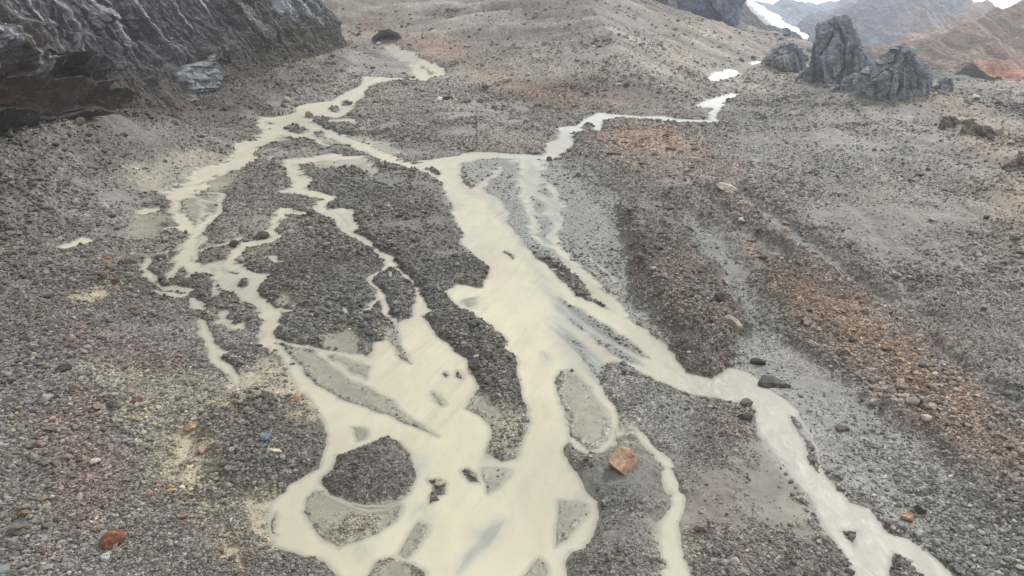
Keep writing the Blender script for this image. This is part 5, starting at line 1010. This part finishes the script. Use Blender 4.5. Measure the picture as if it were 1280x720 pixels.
# ------------------------------------------------------------------ mountains
def mountain(sil, yd, front, back, zb, seed, ctop, cfoot, amp, tone_split=.5, gul=.03, nx=620, ny=240):
    """a ridge line (x, z) at distance yd, falling forward by FRONT metres and back by BACK metres to height zb"""
    sp = np.array(sil, float); xs = np.linspace(sp[0, 0], sp[-1, 0], nx); zr = np.interp(xs, sp[:, 0], sp[:, 1])
    L_ = xs[-1] - xs[0]
    zr = zr + amp * .5 * fbm(xs / L_ * 30, xs * 0 + seed, 6, seed, .6)
    v_ = np.linspace(-1, 1, ny)
    XX_, VV_ = np.meshgrid(xs, v_, indexing='ij')
    fall = np.where(VV_ < 0, (1 + VV_) ** 1.25, (1 - VV_) ** 1.1)
    YY_ = np.where(VV_ < 0, yd + VV_ * front, yd + VV_ * back)
    ZZ_ = zb + (zr[:, None] - zb) * fall
    wv = fall * (1 - fall) * 4
    rg = ridge(XX_ * gul + .4 * VV_, VV_ * 1.6 + seed, 5, seed + 3) - .55
    ZZ_ = ZZ_ + wv * amp * (2.8 * rg + .7 * fbm(XX_ * gul * 2.2, YY_ * gul * 2.2, 5, seed + 5))
    YY_ = YY_ + wv * amp * 2.0 * rg
    me = mk_mesh('mountain', np.stack([XX_, YY_, ZZ_], -1).reshape(-1, 3), grid_faces(nx, ny)[:, ::-1])
    h_ = fall + .25 * fbm(XX_ * gul * 1.3, YY_ * gul * 1.3, 4, seed + 7)
    k_ = sstep(tone_split - .12, tone_split + .12, h_)[..., None]
    cc = lin(cfoot) * (1 - k_) + lin(ctop) * k_
    cc = cc * (1 + .55 * fbm(XX_ * gul * 4, YY_ * gul * 1.5, 5, seed + 8)[..., None])
    set_col(me, 'Col', np.clip(cc, .01, .8).reshape(-1, 3))
    o = link('mountain', me, MM); o['kind'] = 'structure'; return o
MM = rock_mat('mountain_rock', .05, True, var=(.72, 1.25), bump=1.2)
for m_ in MOUNTAINS: mountain(*m_)

# snow chute between the hazy peaks: a thick tongue lying on its own slope
def snow(P, th):
    a = np.array(P, float)                                            # rows: (x left, x right, y, z)
    n, m = 60, 16; t = np.linspace(0, 1, n); s_ = np.linspace(0, 1, m); tt_ = np.linspace(0, 1, len(a))
    xl, xr, yy, zz = (np.interp(t, tt_, a[:, k]) for k in range(4))
    wob = (xr - xl) * .35
    xl = xl + wob * fbm(t * 14, t * 0, 5, 1); xr = xr + wob * fbm(t * 14, t * 0 + 5, 5, 2)
    top = np.stack([xl[:, None] + (xr - xl)[:, None] * s_, np.repeat(yy[:, None], m, 1), zz[:, None] + th * np.sin(math.pi * s_) ** .5], -1)
    bot = top.copy(); bot[..., 2] = zz[:, None] - 30; bot[..., 1] += 5
    V_ = np.concatenate([top.reshape(-1, 3), bot.reshape(-1, 3)]); f = grid_faces(n, m); k_ = n * m
    e = []
    for r_ in range(n - 1):
        for c_ in (0, m - 1): e.append((r_ * m + c_, (r_ + 1) * m + c_, k_ + (r_ + 1) * m + c_, k_ + r_ * m + c_))
    for c_ in range(m - 1):
        for r_ in (0, n - 1): e.append((r_ * m + c_, r_ * m + c_ + 1, k_ + r_ * m + c_ + 1, k_ + r_ * m + c_))
    me = mk_mesh('snowfield', V_, np.concatenate([f, f[:, ::-1] + k_, np.array(e, np.int32)]))
    mt, nt, b_ = new_mat('old_snow'); nz_ = N(nt, 'ShaderNodeTexNoise', Scale=.06, Detail=8.0, Roughness=.7)
    tc = N(nt, 'ShaderNodeTexCoord'); nt.links.new(tc.outputs['Object'], nz_.inputs['Vector'])
    nt.links.new(mixcol(nt, 'MIX', nz_.outputs[0], (.42, .43, .44), (.86, .87, .88)), b_.inputs['Base Color']); b_.inputs['Roughness'].default_value = .7
    tag(link('snowfield', me, mt), 'long white snow tongue descending between the hazy peaks at the top', 'snowfield')
snow(SNOW, 4)

# ------------------------------------------------------------------ air
def haze():
    x, y0, y1, z0, z1 = 6300, -100, 6300, -60, 900
    v_ = np.array([(a, b, c) for c in (z0, z1) for b in (y0, y1) for a in (-x, x)], float)
    f = np.array([(0, 2, 3, 1), (4, 5, 7, 6), (0, 1, 5, 4), (2, 6, 7, 3), (0, 4, 6, 2), (1, 3, 7, 5)])
    o = link('haze', mk_mesh('haze', v_, f, False)); o['kind'] = 'stuff'
    m = bpy.data.materials.new('mountain_air'); m.use_nodes = True; nt = m.node_tree
    nt.nodes.remove(nt.nodes['Principled BSDF'])
    pv = nt.nodes.new('ShaderNodeVolumePrincipled'); pv.inputs['Color'].default_value = (.84, .91, .99, 1); pv.inputs['Density'].default_value = HAZE_D; pv.inputs['Anisotropy'].default_value = .55
    nt.links.new(pv.outputs[0], nt.nodes['Material Output'].inputs['Volume'])
    o.data.materials.append(m)
HAZE_D = .00016
haze()

# ------------------------------------------------------------------ light, sky, camera
SUN_EL, SUN_AZ = R(44), R(36)        # azimuth clockwise from +Y
sun = bpy.data.lights.new('sun', 'SUN'); sun.energy = 2.0; sun.angle = R(10); sun.color = (1, .978, .945)
so = bpy.data.objects.new('sun', sun); C.objects.link(so)
dv = Vector((math.sin(SUN_AZ) * math.cos(SUN_EL), math.cos(SUN_AZ) * math.cos(SUN_EL), math.sin(SUN_EL)))
so.rotation_euler = dv.to_track_quat('Z', 'Y').to_euler(); so.location = dv * 500
w = bpy.data.worlds.new('World'); bpy.context.scene.world = w; w.use_nodes = True
nt = w.node_tree; bg = nt.nodes['Background']
sky = nt.nodes.new('ShaderNodeTexSky'); sky.sky_type = 'NISHITA'; sky.sun_disc = False; sky.sun_elevation = SUN_EL; sky.sun_rotation = SUN_AZ
sky.air_density = 1.0; sky.dust_density = 4.0; sky.altitude = 3000
# an overcast veil of cloud over the blue
tc = nt.nodes.new('ShaderNodeTexCoord'); cn = N(nt, 'ShaderNodeTexNoise', Scale=2.5, Detail=6.0); nt.links.new(tc.outputs['Generated'], cn.inputs['Vector'])
cl = mixcol(nt, 'MIX', maprange(nt, cn.outputs[0], .3, .7, .84, .97), sky.outputs[0], (8.7, 8.75, 8.8))
nt.links.new(cl, bg.inputs[0]); bg.inputs[1].default_value = .08

cam = bpy.data.cameras.new('camera'); co = bpy.data.objects.new('camera', cam); C.objects.link(co)
co.location = (0, 0, H_CAM); co.rotation_euler = (R(90 - 19.5), 0, 0)
cam.sensor_width = 36; cam.lens = 860 / 1280 * 36; cam.clip_end = 20000; cam.clip_start = .5
sc = bpy.context.scene; sc.camera = co
sc.view_settings.view_transform = 'Standard'; sc.view_settings.look = 'None'; sc.view_settings.gamma = 1; sc.view_settings.exposure = .98
sc.view_settings.use_curve_mapping = False
sc.cycles.volume_bounces = 1; sc.cycles.max_bounces = 6; sc.cycles.diffuse_bounces = 3
